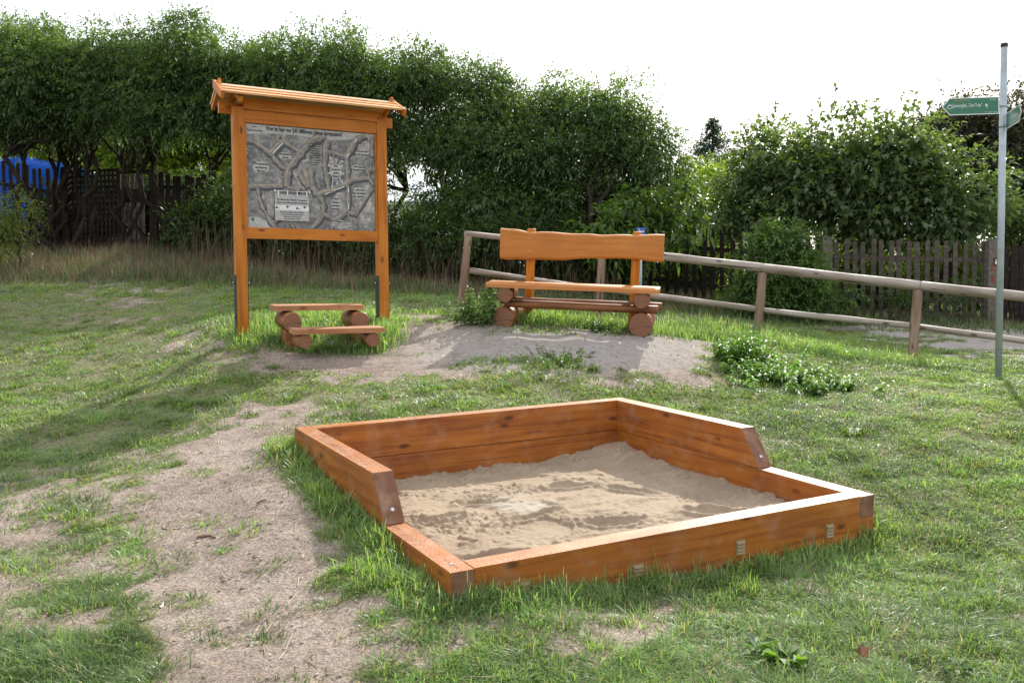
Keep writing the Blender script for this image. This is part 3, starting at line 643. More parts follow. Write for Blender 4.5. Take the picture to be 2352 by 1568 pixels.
# ------------------------------------------------------------------ notice board
PL = at(557, 768, 9.2); PR_ = at(880, 742, 9.95); yaw = math.atan2(PR_[1]-PL[1], PR_[0]-PL[0]); SPC = math.hypot(PR_[0]-PL[0], PR_[1]-PL[1])
NB = Matrix.Translation(tuple(PL)) @ Matrix.Rotation(yaw, 4, 'Z')
nb = empty('notice_board', None, 'roofed wooden notice board showing a printed stone slab with German questions', 'notice board', mat=NB)
pw = .055
for i, x in enumerate((0, SPC)):
    bm = bmesh.new(); box(bm, -.1, 2.31, -.045, .065, -pw, pw); bevel(bm, .006); o = bmobj('post', bm, M['glaze_board'], nb); o.rotation_euler = (0, -math.pi/2, 0); o.location = (x, 0, 0)
    bm = bmesh.new()
    for s in (-1, 1):
        xa = s*(pw+.001); xb = s*(pw+.008); box(bm, min(xa, xb), max(xa, xb), -.04, .06, -.08, .61)
        for zz_ in (.18, .53): bmesh.ops.create_cone(bm, cap_ends=True, segments=6, radius1=.012, radius2=.012, depth=.016, matrix=Matrix.Translation((s*(pw+.014), .01, zz_)) @ Matrix.Rotation(math.pi/2, 4, 'Y'))
    o = bmobj('post_shoe', bm, M['shoe'], nb); o.location = (x, 0, 0)
    for s in (-1, 1):
        for zz_ in (.18, .53):
            bm = bmesh.new(); bmesh.ops.create_cone(bm, cap_ends=True, segments=8, radius1=.009, radius2=.007, depth=.008); b_ = bmobj('bolt', bm, M['screw'], o); b_.location = (s*(pw+.026), .01, zz_); b_.rotation_euler = (0, s*math.pi/2, 0)
Z0, Z1, Z2, Z3 = .985, 1.095, 2.155, 2.285
xa, xb = pw+.001, SPC-pw-.001
bx('bottom_rail', (xa, xb, -.035, .035, Z0, Z1-.012), M['glaze_board'], nb, .005)
bx('top_rail', (xa, xb, -.035, .035, Z2+.005, Z3), M['glaze_board'], nb, .005)
bx('header_beam', (xa, xb, -.052, .03, Z3+.003, Z3+.11), M['glaze_board'], nb, .005)
bx('purlin', (-.17, SPC+.17, .068, .125, Z3-.03, Z3+.08), M['glaze_board'], nb, .005)
bm = bmesh.new()
for x in (xa, xb-.02): box(bm, x, x+.02, -.028, .03, Z1, Z2)
box(bm, xa, xb, -.029, .029, Z1-.012, Z1+.004); bmobj('inner_frame', bm, M['glaze_board'], nb)
# roof
RX0, RX1 = -.225, SPC+.175; RA = .30; EZ, RZ = Z3+.075, Z3+.075+.142; sl = math.atan2(RZ-EZ, RA); SLn = math.hypot(RA, RZ-EZ)
for s in (-1, 1):
    for k_ in range(3):
        a0 = k_*SLn/3-.012; a1 = (k_+1)*SLn/3+.012
        o = bx('roof_plank', (RX0+.02, RX1-.02, a0, a1, 0, .02), M['roofwood'], nb, .003)
        # local y runs down the slope
        yax = Vector((0, s*math.cos(sl), -math.sin(sl))); lift = .012+(-.0)*k_
        tilt = -.05; xax = Vector((s*1., 0, 0)); zax = xax.cross(yax)
        if zax.z < 0: zax = -zax; 
        Mx = Matrix(((1, 0, 0, 0), (0, yax.y, zax.y, .01), (0, yax.z, zax.z, RZ), (0, 0, 0, 1)))
        if s == -1: pass
        o.matrix_local = Mx @ Matrix.Translation((0, a0, 0)) @ Matrix.Rotation(.11, 4, 'X') @ Matrix.Translation((0, -a0, 0)) @ Matrix.Translation((0, 0, .012))
    for xx_ in (RX0, RX1-.03):
        bm = bmesh.new(); box(bm, -.07, SLn+.035, -.015, .015, -.04, .035); bevel(bm, .004)
        o = bmobj('barge_board', bm, M['glaze_board'], nb); yax = Vector((0, s*math.cos(sl), -math.sin(sl))); zax = Vector((0, s*math.sin(sl), math.cos(sl)))
        off = .0305*(0 if s == -1 else 1)*(1 if xx_ == RX0 else -1)
        o.matrix_local = Matrix(((0, -1, 0, xx_+.015+off*.0), (yax.y, 0, zax.y, .01), (yax.z, 0, zax.z, RZ+.012), (0, 0, 0, 1))) @ Matrix.Translation((0, 0, 0 if s == -1 else .0)) 
        if s == 1: o.location.x += (.031 if xx_ == RX0 else -.031)
    o = bx('rafter', (0, SLn-.03, -.02, .02, -.06, -.003), M['glaze_board'], nb, .003); yax = Vector((0, s*math.cos(sl), -math.sin(sl))); zax = Vector((0, s*math.sin(sl), math.cos(sl))); o.matrix_local = Matrix(((0, -1, 0, -.02), (yax.y, 0, zax.y, .01), (yax.z, 0, zax.z, RZ), (0, 0, 0, 1)))
# panel
px0, px1 = xa+.021, xb-.021; PWd, PHt = px1-px0, Z2-Z1
bm = bmesh.new(); box(bm, px0, px1, -.012, .006, Z1+.005, Z2); panel = bmobj('panel', bm, M['slab'], nb)
def pp(X, Y):
    u = .5
    for _ in range(4):
        yt = 20+110*u; yb = 1805+10*u; v = (Y-yt)/(yb-yt); xl = 45+30*v; xr = 2270+20*v; u = (X-xl)/(xr-xl)
    return px0+u*PWd, Z2-v*PHt
RIDG = [(70, [(60, 300), (180, 330), (300, 400), (440, 520), (560, 660), (640, 740), (730, 790)]), (100, [(1400, 190), (1200, 230), (1080, 340), (960, 480), (870, 600), (760, 740), (720, 870), (710, 1080)]), (60, [(590, 200), (560, 280), (600, 330)]),
        (90, [(440, 520), (560, 380), (650, 310)]), (50, [(660, 310), (800, 390), (930, 470)]), (80, [(1420, 260), (1380, 400), (1380, 560), (1370, 700), (1400, 860), (1440, 1100)]), (60, [(1410, 450), (1580, 480), (1750, 540)]),
        (90, [(1750, 540), (1830, 400), (1930, 230), (2120, 140)]), (70, [(1760, 540), (1780, 800), (1770, 970), (1790, 1200), (1780, 1480)]), (80, [(1230, 1210), (1350, 1150), (1460, 1130), (1600, 1070), (1750, 990)]), (60, [(1750, 980), (1900, 920), (2170, 880)]),
        (50, [(2170, 880), (2220, 960), (2255, 1010)]), (50, [(2230, 720), (2150, 760), (2180, 880)]), (60, [(2200, 170), (2235, 250), (2215, 350), (2235, 520)]), (70, [(90, 1100), (250, 1080), (650, 1070)]), (60, [(730, 1090), (850, 1110), (950, 1140)]),
        (60, [(240, 1130), (260, 1300), (330, 1480), (400, 1600), (460, 1710), (530, 1790)]), (50, [(760, 1690), (850, 1795)]), (50, [(490, 1700), (560, 1660), (620, 1620)]), (70, [(1300, 1240), (1350, 1350), (1340, 1520), (1270, 1640), (1140, 1790)]), (60, [(1340, 1530), (1440, 1570), (1540, 1640)]),
        (70, [(1540, 1640), (1640, 1580), (1740, 1500)]), (50, [(1790, 1490), (1900, 1510), (1950, 1540)]), (30, [(2250, 1050), (2100, 1280), (1960, 1500)]), (60, [(1490, 1790), (1560, 1660)]),
        (90, [(930, 850), (990, 960), (1080, 1080)]), (100, [(1020, 770), (1060, 900), (1100, 1070)]), (75, [(1130, 780), (1140, 900), (1160, 1080)]), (90, [(1150, 1060), (1200, 1120), (1240, 1200)])]
def ribbon(bm, pts, w, y, off=(0, 0)):
    P = [Vector((a, b)) for a, b in pts]; Q = []
    for i in range(len(P)-1):
        for k_ in range(4): Q.append(P[i].lerp(P[i+1], k_/4))
    Q.append(P[-1]); L_, R__ = [], []
    for i, q in enumerate(Q):
        d = (Q[min(i+1, len(Q)-1)]-Q[max(i-1, 0)]).normalized(); n_ = Vector((-d.y, d.x)); ww = w*.5*(.8+.5*mnoise.noise(Vector((q.x*.01, q.y*.01, 0))))
        a = pp(*(q+n_*ww+Vector(off))); b = pp(*(q-n_*ww+Vector(off))); cl = lambda t: (min(max(t[0], px0+.004), px1-.004), min(max(t[1], Z1+.008), Z2-.004))
        a, b = cl(a), cl(b); L_.append(bm.verts.new((a[0], y, a[1]))); R__.append(bm.verts.new((b[0], y, b[1])))
    for i in range(len(Q)-1):
        try: bm.faces.new((L_[i], L_[i+1], R__[i+1], R__[i]))
        except ValueError: pass
for nm, mt_, sc, off, y in (('ridge_shade', 'ridge_lo', 1.5, (14, 26), -.0126), ('ridge', 'ridge', 1.0, (0, 0), -.0132), ('ridge_light', 'ridge_hi', .3, (-12, -12), -.0138)):
    bm = bmesh.new()
    for j, (w, pts) in enumerate(RIDG): ribbon(bm, pts, w*sc*1.35, y-j*.00002, off)
    o = bmobj(nm, bm, M[mt_], panel)
PM = Matrix.Rotation(math.pi/2, 4, 'X'); PM.translation = Vector((0, -.0150, 0))
sc_ = PHt/1785.
def tl(body, X, Y, h, al='CENTER'):
    a = pp(X, Y); return (body, a[0], a[1], h*sc_*1.45, al)
# pale title band and pale patches behind the questions
def patch(pts, y):
    bm = bmesh.new(); bm.faces.new([bm.verts.new((pp(a, b)[0], y, pp(a, b)[1])) for a, b in pts]); bmobj('pale_patch', bm, M['halo'], panel)
patch([(55, 30), (55, 205), (300, 190), (560, 178), (850, 190), (1150, 225), (1500, 255), (1800, 240), (2150, 140), (2240, 136)][::-1], -.01255)
for X, Y, w, h in [(290, 760, 270, 190), (695, 555, 210, 120), (1575, 790, 200, 250), (2040, 460, 260, 120), (1965, 730, 240, 120), (1985, 1155, 220, 200), (1565, 1350, 160, 250)]:
    patch([(X+w/2*math.cos(a)*abs(math.cos(a))**-.3, Y+h/2*math.sin(a)*abs(math.sin(a)+1e-6)**-.3) for a in np.arange(.1, 6.3, .52)], -.01258)
patch([(85, 1620), (230, 1615), (380, 1680), (470, 1760), (540, 1800), (85, 1800)], -.0126)
a0 = pp(380, 100); a1 = pp(1680, 160); ang = 0
T_ = text('heading', [('Wer ist hier vor 245 Millionen Jahren langspaziert?', 0, 0, 78*sc_*1.32)], M['print_dark'], panel, Matrix.Translation((pp(1030, 140)[0], -.0150, pp(1030, 128)[1])) @ Matrix.Rotation(math.pi/2, 4, 'X'), .74, bold=.03)
W0 = max(v.co.x for v in T_.data.vertices)-min(v.co.x for v in T_.data.vertices); kx = (pp(1685, 160)[0]-pp(370, 100)[0])/W0
for v in T_.data.vertices: v.co.x *= kx
for c_ in (tl('Spurensuche', 190, 135, 36), tl('SAURIER', 190, 75, 14)): text('caption', [c_], M['print_dark'], panel, PM, 1., bold=.01)
text('question', [tl('Wie entstanden', 290, 705, 36), tl('versteinerte', 290, 768, 36), tl('Fährten?', 290, 828, 36)], M['print_dark'], panel, PM, .85, bold=.02) if False else None
QS = [[('Wie entstanden', 290, 705), ('versteinerte', 290, 768), ('Fährten?', 290, 828)], [('Sonderbare', 695, 525), ('Zehen', 690, 582)], [('Wie', 1570, 700), ('entstehen', 1575, 760), ('solche', 1570, 818), ('Muster?', 1572, 875)],
      [('Was verraten', 2040, 430), ('uns die Gesteine...', 2040, 488)], [('... über Jena´s', 1965, 700), ('Vergangenheit?', 1965, 752)], [('... oder über', 1985, 1100), ('das Verhalten', 1985, 1157), ('der Saurier?', 1985, 1213)], [('Welche', 1562, 1262), ('Pflanzen', 1565, 1325), ('wuchsen', 1565, 1383), ('damals?', 1565, 1440)]]
for q in QS: 
    X0 = q[0][1]; cx_ = pp(X0, q[0][2])[0]
    text('question', [((b, 0)+tl(b, X, Y, 36)[2:4]) for b, X, Y in q], M['print_dark'], panel, Matrix.Translation((cx_, -.0150, 0)) @ Matrix.Rotation(math.pi/2, 4, 'X'), .82, bold=.02)
body = ['Vor 245 Millionen Jahren', 'wurden 1834 die ersten', 'die Fußabdrücke', 'gefunden. Diese', 'rätselhaften Spuren', 'versteinert. Die Spuren', 'gehörten Sauriern,', 'und man nennt sie', 'Chirotherium, das', '„Handtier".']
text('body_text', [('Ein '+b if i == 99 else b, 0, pp(1180, 330+40*i)[1], 24*sc_*1.3) for i, b in enumerate(body)], M['print_dark'], panel, Matrix.Translation((pp(1190, 500)[0], -.0150, 0)) @ Matrix.Rotation(math.pi/2, 4, 'X'), .8, bold=.01)
text('speech_text', [(b, 0, pp(1660, Y)[1], 30*sc_*1.35) for b, Y in (('Pssst...', 1640), ('Hey Kinder, habt ihr schon', 1685), ('im Sandkasten nach meinen', 1722), ('Spuren gegraben?', 1758))], M['print_white'], panel, Matrix.Translation((pp(1660, 1700)[0], -.0150, 0)) @ Matrix.Rotation(math.pi/2, 4, 'X'), .85, bold=.01)
# small emblem and imprint at the lower left of the panel
bm = bmesh.new(); c0 = pp(150, 1660); bm.faces.new([bm.verts.new((c0[0]+.016*math.cos(a), -.0145, c0[1]+.02*math.sin(a)*(1+.3*math.cos(a)))) for a in np.arange(0, 6.28, .5)]); bmobj('emblem', bm, M['signgreen'], panel)
# arrows
for (a, b) in [((1515, 660), (1460, 540)), ((1572, 650), (1578, 575)), ((1630, 665), (1690, 600)), ((1490, 705), (1420, 690)), ((1640, 710), (1705, 690)), ((1510, 825), (1435, 825)), ((1640, 815), (1715, 835)), ((1520, 905), (1495, 1075)), ((1590, 935), (1592, 1030)), ((1635, 900), (1690, 985))]:
    A_ = Vector(pp(*a)); B_ = Vector(pp(*b)); d = (B_-A_).normalized(); n_ = Vector((-d.y, d.x)); y = -.0150; hb = B_-d*.018; bm = bmesh.new()
    bm.faces.new([bm.verts.new((p.x, y, p.y)) for p in (A_+n_*.0025, hb+n_*.003, hb+n_*.011, B_, hb-n_*.011, hb-n_*.003, A_-n_*.0025)]); bmobj('arrow', bm, M['print_white'], panel)
# small steel hinges
for (a, b) in [((480, 525), (650, 335)), ((1765, 545), (1812, 470)), ((1905, 290), (1950, 215)), ((1792, 1060), (1792, 1150)), ((1792, 1345), (1792, 1440)), ((1375, 1195), (1465, 1150)), ((1495, 1130), (1720, 1050))]:
    A_ = Vector(pp(*a)); B_ = Vector(pp(*b)); d = (B_-A_).normalized(); n_ = Vector((-d.y, d.x))*.003
    bm = bmesh.new(); bm.faces.new([bm.verts.new((p.x, -.0160, p.y)) for p in (A_+n_, B_+n_, B_-n_, A_-n_)]); bmobj('hinge', bm, M['screw'], panel)
for X, Y in [(60, 460), (60, 530), (65, 900), (655, 915), (2195, 1010), (1460, 510), (1525, 525), (1610, 550), (1680, 570), (790, 600)]:
    a = pp(X, Y); bm = bmesh.new(); bmesh.ops.create_cone(bm, cap_ends=True, segments=8, radius1=.005, radius2=.004, depth=.003, matrix=Matrix.Translation((a[0], -.0155, a[1])) @ Matrix.Rotation(math.pi/2, 4, 'X')); bmobj('rivet', bm, M['screw'], panel)
# hanging flip board
a = pp(505, 1215); b = pp(1085, 1675); fx0, fx1, fz1, fz0 = a[0], b[0], a[1], b[1]
bm = bmesh.new(); box(bm, fx0, fx1, -.040, -.034, fz0, fz1); bevel(bm, .001, 1); flip = bmobj('flip_board', bm, M['halo'], nb)
bm = bmesh.new(); box(bm, fx0+.001, fx1-.001, -.0412, -.0402, pp(500, 1490)[1], pp(500, 1405)[1]); bmobj('white_band', bm, M['print_white'], flip)
for X, Y in ((545, 1450), (725, 1432), (890, 1455), (1015, 1435)):
    c0 = pp(X, Y); bm = bmesh.new()
    for dx_, dz_, r_ in ((0, 0, .009), (-.012, .006, .005), (-.013, -.002, .005), (-.009, -.009, .005), (-.006, .012, .004), (.02, -.006 if X in (545, 890) else .008, .005)):
        bm.faces.new([bm.verts.new((c0[0]+dx_+r_*1.3*math.cos(t_), -.0418, c0[1]+dz_+r_*.8*math.sin(t_))) for t_ in np.arange(0, 6.2, .8)])
    bmobj('paw_print', bm, M['print_dark'], flip)
fc = (fx0+fx1)/2
text('flip_text', [('Wie können das "Handtier" ausgesehen', 0, pp(790, 1312)[1], 40*sc_*1.1), ('haben, das solche Spuren hinterlassen?', 0, pp(790, 1360)[1], 40*sc_*1.1)]+[(b_, 0, pp(790, 1525+37*i)[1], 28*sc_*1.1) for i, b_ in enumerate(('Durch Zusammensetzen vieler langer Spuren', 'mussten die Forscher eine Fährte lesen', 'können, wie das Tier einst ging,', 'ohne es je gesehen zu haben.'))], M['print_dark'], flip, Matrix.Translation((fc, -.0418, 0)) @ Matrix.Rotation(math.pi/2, 4, 'X'), .78, bold=.012)
bm = bmesh.new(); zc = pp(700, 1165)[1]; bmesh.ops.create_cone(bm, cap_ends=True, segments=8, radius1=.004, radius2=.004, depth=fx1-fx0+.03, matrix=Matrix.Translation((fc, -.045, zc)) @ Matrix.Rotation(math.pi/2, 4, 'Y'))
for X in (560, 715, 878, 1042):
    a = pp(X, 1180); box(bm, a[0]-.004, a[0]+.004, -.050, -.046, fz1-.012, zc+.006)
for X in (505, 1090): a = pp(X, 1160); box(bm, a[0]-.006, a[0]+.006, -.047, -.012, zc-.012, zc+.012)
bmobj('hanging_rod', bm, M['screw'], flip)

# ------------------------------------------------------------------ step stool
SM = Matrix.Translation(tuple(at(772, 797, 8.72))) @ Matrix.Rotation(R_(26), 4, 'Z') @ Matrix.Rotation(R_(3.5), 4, 'X')
Li = SM.inverted()
def plane_pt(u, v, z0):   # local point on the sight line at local height z0
    o0 = Li @ Vector((0, 0, CAMZ)); d0 = Li.to_3x3() @ Vector(tuple(at(u, v, 5)-np.array([0, 0, CAMZ]))); k_ = (z0-o0.z)/d0.z; return o0+d0*k_
st = empty('step_stool', None, 'low two step wooden stool on round logs before the notice board', 'step stool', mat=SM)
HL1, HL2 = .135, .335
bx('lower_step', (-.45, .45, -.10, .14, HL1, HL1+.05), M['step'], st, .006, loc=(.035, .06, 0))
bx('upper_step', (-.45, .45, .0, .26, HL2, HL2+.05), M['step'], st, .006, loc=(-.065, .36, 0))
for x in (-.31, .37): log('log', (x, -.02, .062), (x, .22, .062), .073, .073, M['benchlog'], st, ns=18, nl=4, seed=int(x*100), wob=.04)
for x in (-.36, .33): log('log', (x, .30, .225), (x+.01, .72, .225), .098, .10, M['benchlog'], st, ns=18, nl=5, seed=int(x*90), wob=.05)
for x in (-.36, .33):
    bm = bmesh.new(); box(bm, x-.05, x+.05, .34, .62, -.1, .14); bmobj('foot_block', bm, M['benchlog'], st)

# ------------------------------------------------------------------ bench
bL = at(1152, 757, 9.75); bR = at(1470, 773, 9.45); exv = Vector(tuple(bR-bL)); LB = exv.length; exv.normalize(); eyv = Vector((-exv.y, exv.x, 0)).normalized()+Vector((0, 0, .10)); eyv.normalize(); ezv = exv.cross(eyv)
mid = (bL+bR)/2; BNM = Matrix(((exv.x, eyv.x, ezv.x, mid[0]), (exv.y, eyv.y, ezv.y, mid[1]), (exv.z, eyv.z, ezv.z, mid[2]), (0, 0, 0, 1)))
be = empty('log_bench', None, 'rustic wooden bench on stacked logs with wavy edged backrest plank', 'bench', mat=BNM)
hx = LB/2
for s in (-1, 1):
    x = s*hx; xo = x
    log('base_log', (xo, 0, .118), (xo+.01, .72, .118), .127, .118, M['benchlog'], be, ns=22, nl=6, seed=40+s, wob=.03, capbev=.05)
    log('upper_log', (x*1.0-(.0 if s > 0 else -.035), -.02, .385), (x, .50, .385), .085, .078, M['benchlog'], be, ns=18, nl=5, seed=50+s, wob=.04, capbev=.06)
log('stretcher', (-hx+.0, .16, .275), (hx+.17, .13, .275), .043, .046, M['benchlog'], be, ns=12, nl=14, seed=61, wob=.08)
log('stretcher', (-hx-.12, .47, .275), (hx+.20, .47, .275), .043, .045, M['benchlog'], be, ns=12, nl=14, seed=62, wob=.08)
for x in (-.555, .63): log('upright', (x, .555, .02), (x+.01, .57, 1.085), .052, .048, M['glaze_board'], be, ns=14, nl=8, seed=int(x*50), wob=.05)
def plank(name, x0, x1, fa, fb, thick, ax, mt):
    """live-edge plank: edges fa(x) and fb(x), chamfered front"""
    n = 60; bm = bmesh.new(); rows = []
    for i in range(n+1):
        x = x0+(x1-x0)*i/n; a, b = fa(x), fb(x); ch = .022
        prof = [(a, 0), (a+.006, -thick), (a+ch*1.3, -thick-.012), (b-ch, -thick-.012), (b-.004, -thick), (b, 0)]
        rows.append([bm.verts.new((x, q, p) if ax == 'v' else (x, p, -q)) for p, q in prof])
    for i in range(n):
        for j in range(6): bm.faces.new((rows[i][j], rows[i][(j+1) % 6], rows[i+1][(j+1) % 6], rows[i+1][j]))
    bm.faces.new(rows[0][::-1]); bm.faces.new(rows[-1]); return bmobj(name, bm, mt, be)
def sst(a, b, x): t = min(max((x-a)/(b-a), 0), 1); return t*t*(3-2*t)
_T = ([0, .09, .15, .2, .24, .37, .6, .76, 1], [0, .008, .028, .031, .021, .028, .031, .021, 0])
_B = ([0, .046, .1, .17, .38, .56, .69, .845, .92, 1], [0, -.010, .003, -.005, .003, .031, .034, .028, .008, 0])
tt = lambda x: (x+.885)/1.87
zt = lambda x: 1.085-.02*tt(x)-float(np.interp(tt(x), *_T))+.003*math.sin(17*x)
zb = lambda x: .735+.02*tt(x)+float(np.interp(tt(x), *_B))+.003*math.sin(13*x+1)
pk = plank('backrest', -.885, .94, zb, zt, .045, 'v', M['bench']); pk.location = (0, .515, 0)
sp_ = plank('seat', -.93, .93, lambda y: -.035+.008*math.sin(5*y), lambda y: .315+.006*math.sin(4*y), .038, 'h', M['bench']); sp_.location = (0, 0, .462)
for x in (-.55, .635):
    for z_ in (.84, .98):
        bm = bmesh.new(); bmesh.ops.create_cone(bm, cap_ends=True, segments=10, radius1=.009, radius2=.007, depth=.006); o = bmobj('screw', bm, M['screw'], be); o.location = (x, .455, z_); o.rotation_euler = (math.pi/2, 0, 0)
    bm = bmesh.new(); bmesh.ops.create_cone(bm, cap_ends=True, segments=10, radius1=.009, radius2=.007, depth=.006); o = bmobj('screw', bm, M['screw'], be); o.location = (x+.01, .502, .30); o.rotation_euler = (math.pi/2, 0, 0)

# ------------------------------------------------------------------ log rail fence
fe = empty('rail_fence', tuple(at(1740, 770, 11.5)), 'weathered two rail fence of round logs running behind the bench', 'fence')
fl = Vector(fe.location)
def FL(u, v, D): return Vector(tuple(at(u, v, D)))-fl
P5 = at(2545, 880, 9.2)
for i, (a, b, r) in enumerate([((1057, 725, 10.8), (1075.5, 542, 10.8), .047), ((1374, 745, 11.8), (1383, 578, 11.8), .05), ((1739, 785, 11.5), (1751.5, 626, 11.5), .056), ((2095, 832, 10.4), (2109, 666, 10.4), .056), ((2530, 890, 9.2), (2548, 706, 9.2), .056)]):
    log('post', FL(*a), FL(*b), r, r*.97, M['railpost'], fe, seed=70+i, ns=14, nl=8, wob=.06, capbev=.1)
log('rail', FL(1068, 536, 10.8), FL(1376, 571, 11.75), .033, .046, M['rail'], fe, seed=81, nl=14, wob=.1)
log('rail', FL(1372, 571.5, 11.76), FL(1752, 615, 11.5), .047, .057, M['rail'], fe, seed=82, nl=16, wob=.09)
log('rail', FL(1753.5, 615.5, 11.49), FL(2115, 657, 10.4), .060, .057, M['rail'], fe, seed=83, nl=16, wob=.08)
log('rail', FL(2116, 657, 10.4), FL(2552, 702, 9.2), .057, .055, M['rail'], fe, seed=84, nl=16, wob=.08)
log('lower_rail', FL(1076, 621, 10.8), FL(1376, 664, 11.8), .036, .036, M['rail'], fe, seed=85, nl=14, wob=.1)
log('lower_rail', FL(1380, 664, 11.8), FL(1735, 709, 11.5), .036, .040, M['rail'], fe, seed=86, nl=14, wob=.1)
log('lower_rail', FL(1755, 713, 11.5), FL(2090, 748, 10.4), .037, .036, M['rail'], fe, seed=87, nl=14, wob=.1)
log('lower_rail', FL(2112, 751, 10.4), FL(2530, 806, 9.2), .036, .036, M['rail'], fe, seed=88, nl=14, wob=.1)

# ------------------------------------------------------------------ sign post
sp0 = at(2293, 875, 8.5); so = empty('sign_post', tuple(sp0), 'tall galvanised steel post with two green arrow signs', 'sign post')
def cyl(name, r, z0, z1, mt, parent, seg=24, loc=(0, 0, 0), r2=None, **kw):
    bm = bmesh.new(); bmesh.ops.create_cone(bm, cap_ends=True, segments=seg, radius1=r, radius2=r2 or r, depth=z1-z0, matrix=Matrix.Translation((loc[0], loc[1], (z0+z1)/2+loc[2])))
    o = bmobj(name, bm, mt, parent, **kw)
    for p in o.data.polygons: p.use_smooth = len(p.vertices) == 4
    return o
HP = (at(2306, 100, 8.5)-sp0)[2]
cyl('pole', .0305, -.1, HP-.02, M['steel'], so); cyl('cap', .0325, HP-.035, HP, M['black'], so)
def zat(v): return float(at(2303, v, 8.5)[2]-sp0[2])
for k_, v_ in enumerate((243.5, 290)): 
    zc = zat(v_); cyl('clamp', .0335, zc-.013, zc+.013, M['steel'], so)
def arrow_sign(name, L_, h, Mx, lab, face):
    bm = bmesh.new(); tip = .075*L_/.56
    out = [(0, -h/2), (0, h/2), (-(L_-tip), h/2), (-L_, 0), (-(L_-tip), -h/2)]; prism(bm, out, 1, -.0015, .0015); s_ = bmobj(name, bm, M['signwhite'], so, label=lab); s_.matrix_local = Mx
    for y in (-.0019, .0019):
        bm = bmesh.new(); e = .008; inn = [(-e, -h/2+e), (-e, h/2-e), (-(L_-tip)+.003, h/2-e), (-L_+e*1.5, 0), (-(L_-tip)+.003, -h/2+e)]; prism(bm, inn, 1, y-.0002, y+.0002); bmobj('sign_face', bm, M['signgreen'], s_)
    return s_
zs = zat(243.5)
yw = R_(5); S1M = Matrix.Translation((-.055, -.03, zs)) @ Matrix.Rotation(yw, 4, 'Z') @ Matrix.Rotation(R_(-2.3), 4, 'Y')
s1 = arrow_sign('arrow_sign', .562, .160, S1M, 'green arrow sign pointing left, face to the viewer', 1)
TMx = Matrix.Translation((0, -.0026, 0)) @ Matrix.Rotation(math.pi/2, 4, 'X')
tt_ = text('lettering', [('Saurierpfad „Trixi Trias"', 0, 0, .047)], M['print_white'], s1, Matrix.Translation((-.312, 0, .006)) @ TMx, 1., bold=.004)
kx = .285/(max(v.co.x for v in tt_.data.vertices)-min(v.co.x for v in tt_.data.vertices))
for v in tt_.data.vertices: v.co.x *= kx
text('lettering', [('Naturlehrpfad "Trixi Trias"', -.365, .052, .017)], M['orange'], s1, TMx, .85)
text('lettering', [('NATURPARK', -.06, .054, .013), ('SCHUTZGEBIET · SAALETAL', -.078, -.061, .012)], M['print_white'], s1, TMx, .9)
bm = bmesh.new()  # small hill emblem
c0 = (-.485, .0)
def poly(pts, y=-.0026): bm.faces.new([bm.verts.new((c0[0]+a, y, c0[1]+b)) for a, b in pts])
poly([(-.032, -.012), (-.022, .004), (-.01, .016), (.0, .021), (.012, .015), (.024, .002), (.034, -.012), (.028, -.011), (.018, .002), (.0, .012), (-.014, .005), (-.026, -.011)])
poly([(-.034, -.018), (-.02, -.012), (0, -.016), (.02, -.012), (.036, -.018), (.02, -.017), (0, -.021), (-.02, -.017)]); bmobj('emblem', bm, M['print_white'], s1)
bm = bmesh.new(); c0 = (-.125, .004); poly([(.011*math.cos(t_)-.001, .013*math.sin(t_)) for t_ in np.arange(0, 6.2, .5)]); bmobj('emblem', bm, M['print_white'], s1)
for x in (-.365, -.12): bm = bmesh.new(); bmesh.ops.create_cone(bm, cap_ends=True, segments=10, radius1=.006, radius2=.004, depth=.004); b_ = bmobj('bolt', bm, M['screw'], s1); b_.location = (x, -.004, -.016); b_.rotation_euler = (math.pi/2, 0, 0)
for bb in ((-.1, -.028, -.006, .0), (.026, .058, -.003, .003)): bm = bmesh.new(); box(bm, *bb, zs-.012, zs+.012); bmobj('bracket', bm, M['steel'], so)
S2M = Matrix.Translation((.012, -.034, zat(281)-.0)) @ Matrix.Rotation(R_(76.5), 4, 'Z') @ Matrix.Rotation(R_(0), 4, 'Y')
s2 = arrow_sign('arrow_sign', .45, .150, S2M, 'green arrow sign turned edge on, glinting pale', 2)
text('lettering', [('Saurierpfad', -.25, .006, .04)], M['print_white'], s2, Matrix.Translation((0, .0026, 0)) @ Matrix.Rotation(math.pi, 4, 'Z') @ Matrix.Rotation(math.pi/2, 4, 'X') if False else Matrix.Translation((-.5, .0026, 0)) @ Matrix.Rotation(math.pi, 4, 'Z') @ Matrix.Rotation(math.pi/2, 4, 'X'), .8)

# small blue trail sign behind the bench
bs = at(1471.6, 735, 13.2); bo = empty('trail_marker', tuple(bs), 'small blue sign reading S 100 on a thin steel post behind the bench', 'sign')
ztop = float(at(1472, 532, 13.2)[2]-bs[2]); cyl('pole', .022, -.1, ztop+.05, M['steel'], bo, 14)
bm = bmesh.new(); box(bm, -.062, .062, -.028, -.024, ztop-.055, ztop+.055); bevel(bm, .003, 1); sf = bmobj('sign_plate', bm, M['blue'], bo)
text('lettering', [('S', -.022, ztop+.003, .052), ('100', .026, ztop, .034), ('Route', -.03, ztop+.042, .014)], M['white'], sf, Matrix.Translation((0, -.029, 0)) @ Matrix.Rotation(math.pi/2, 4, 'X'), 1., bold=.02)

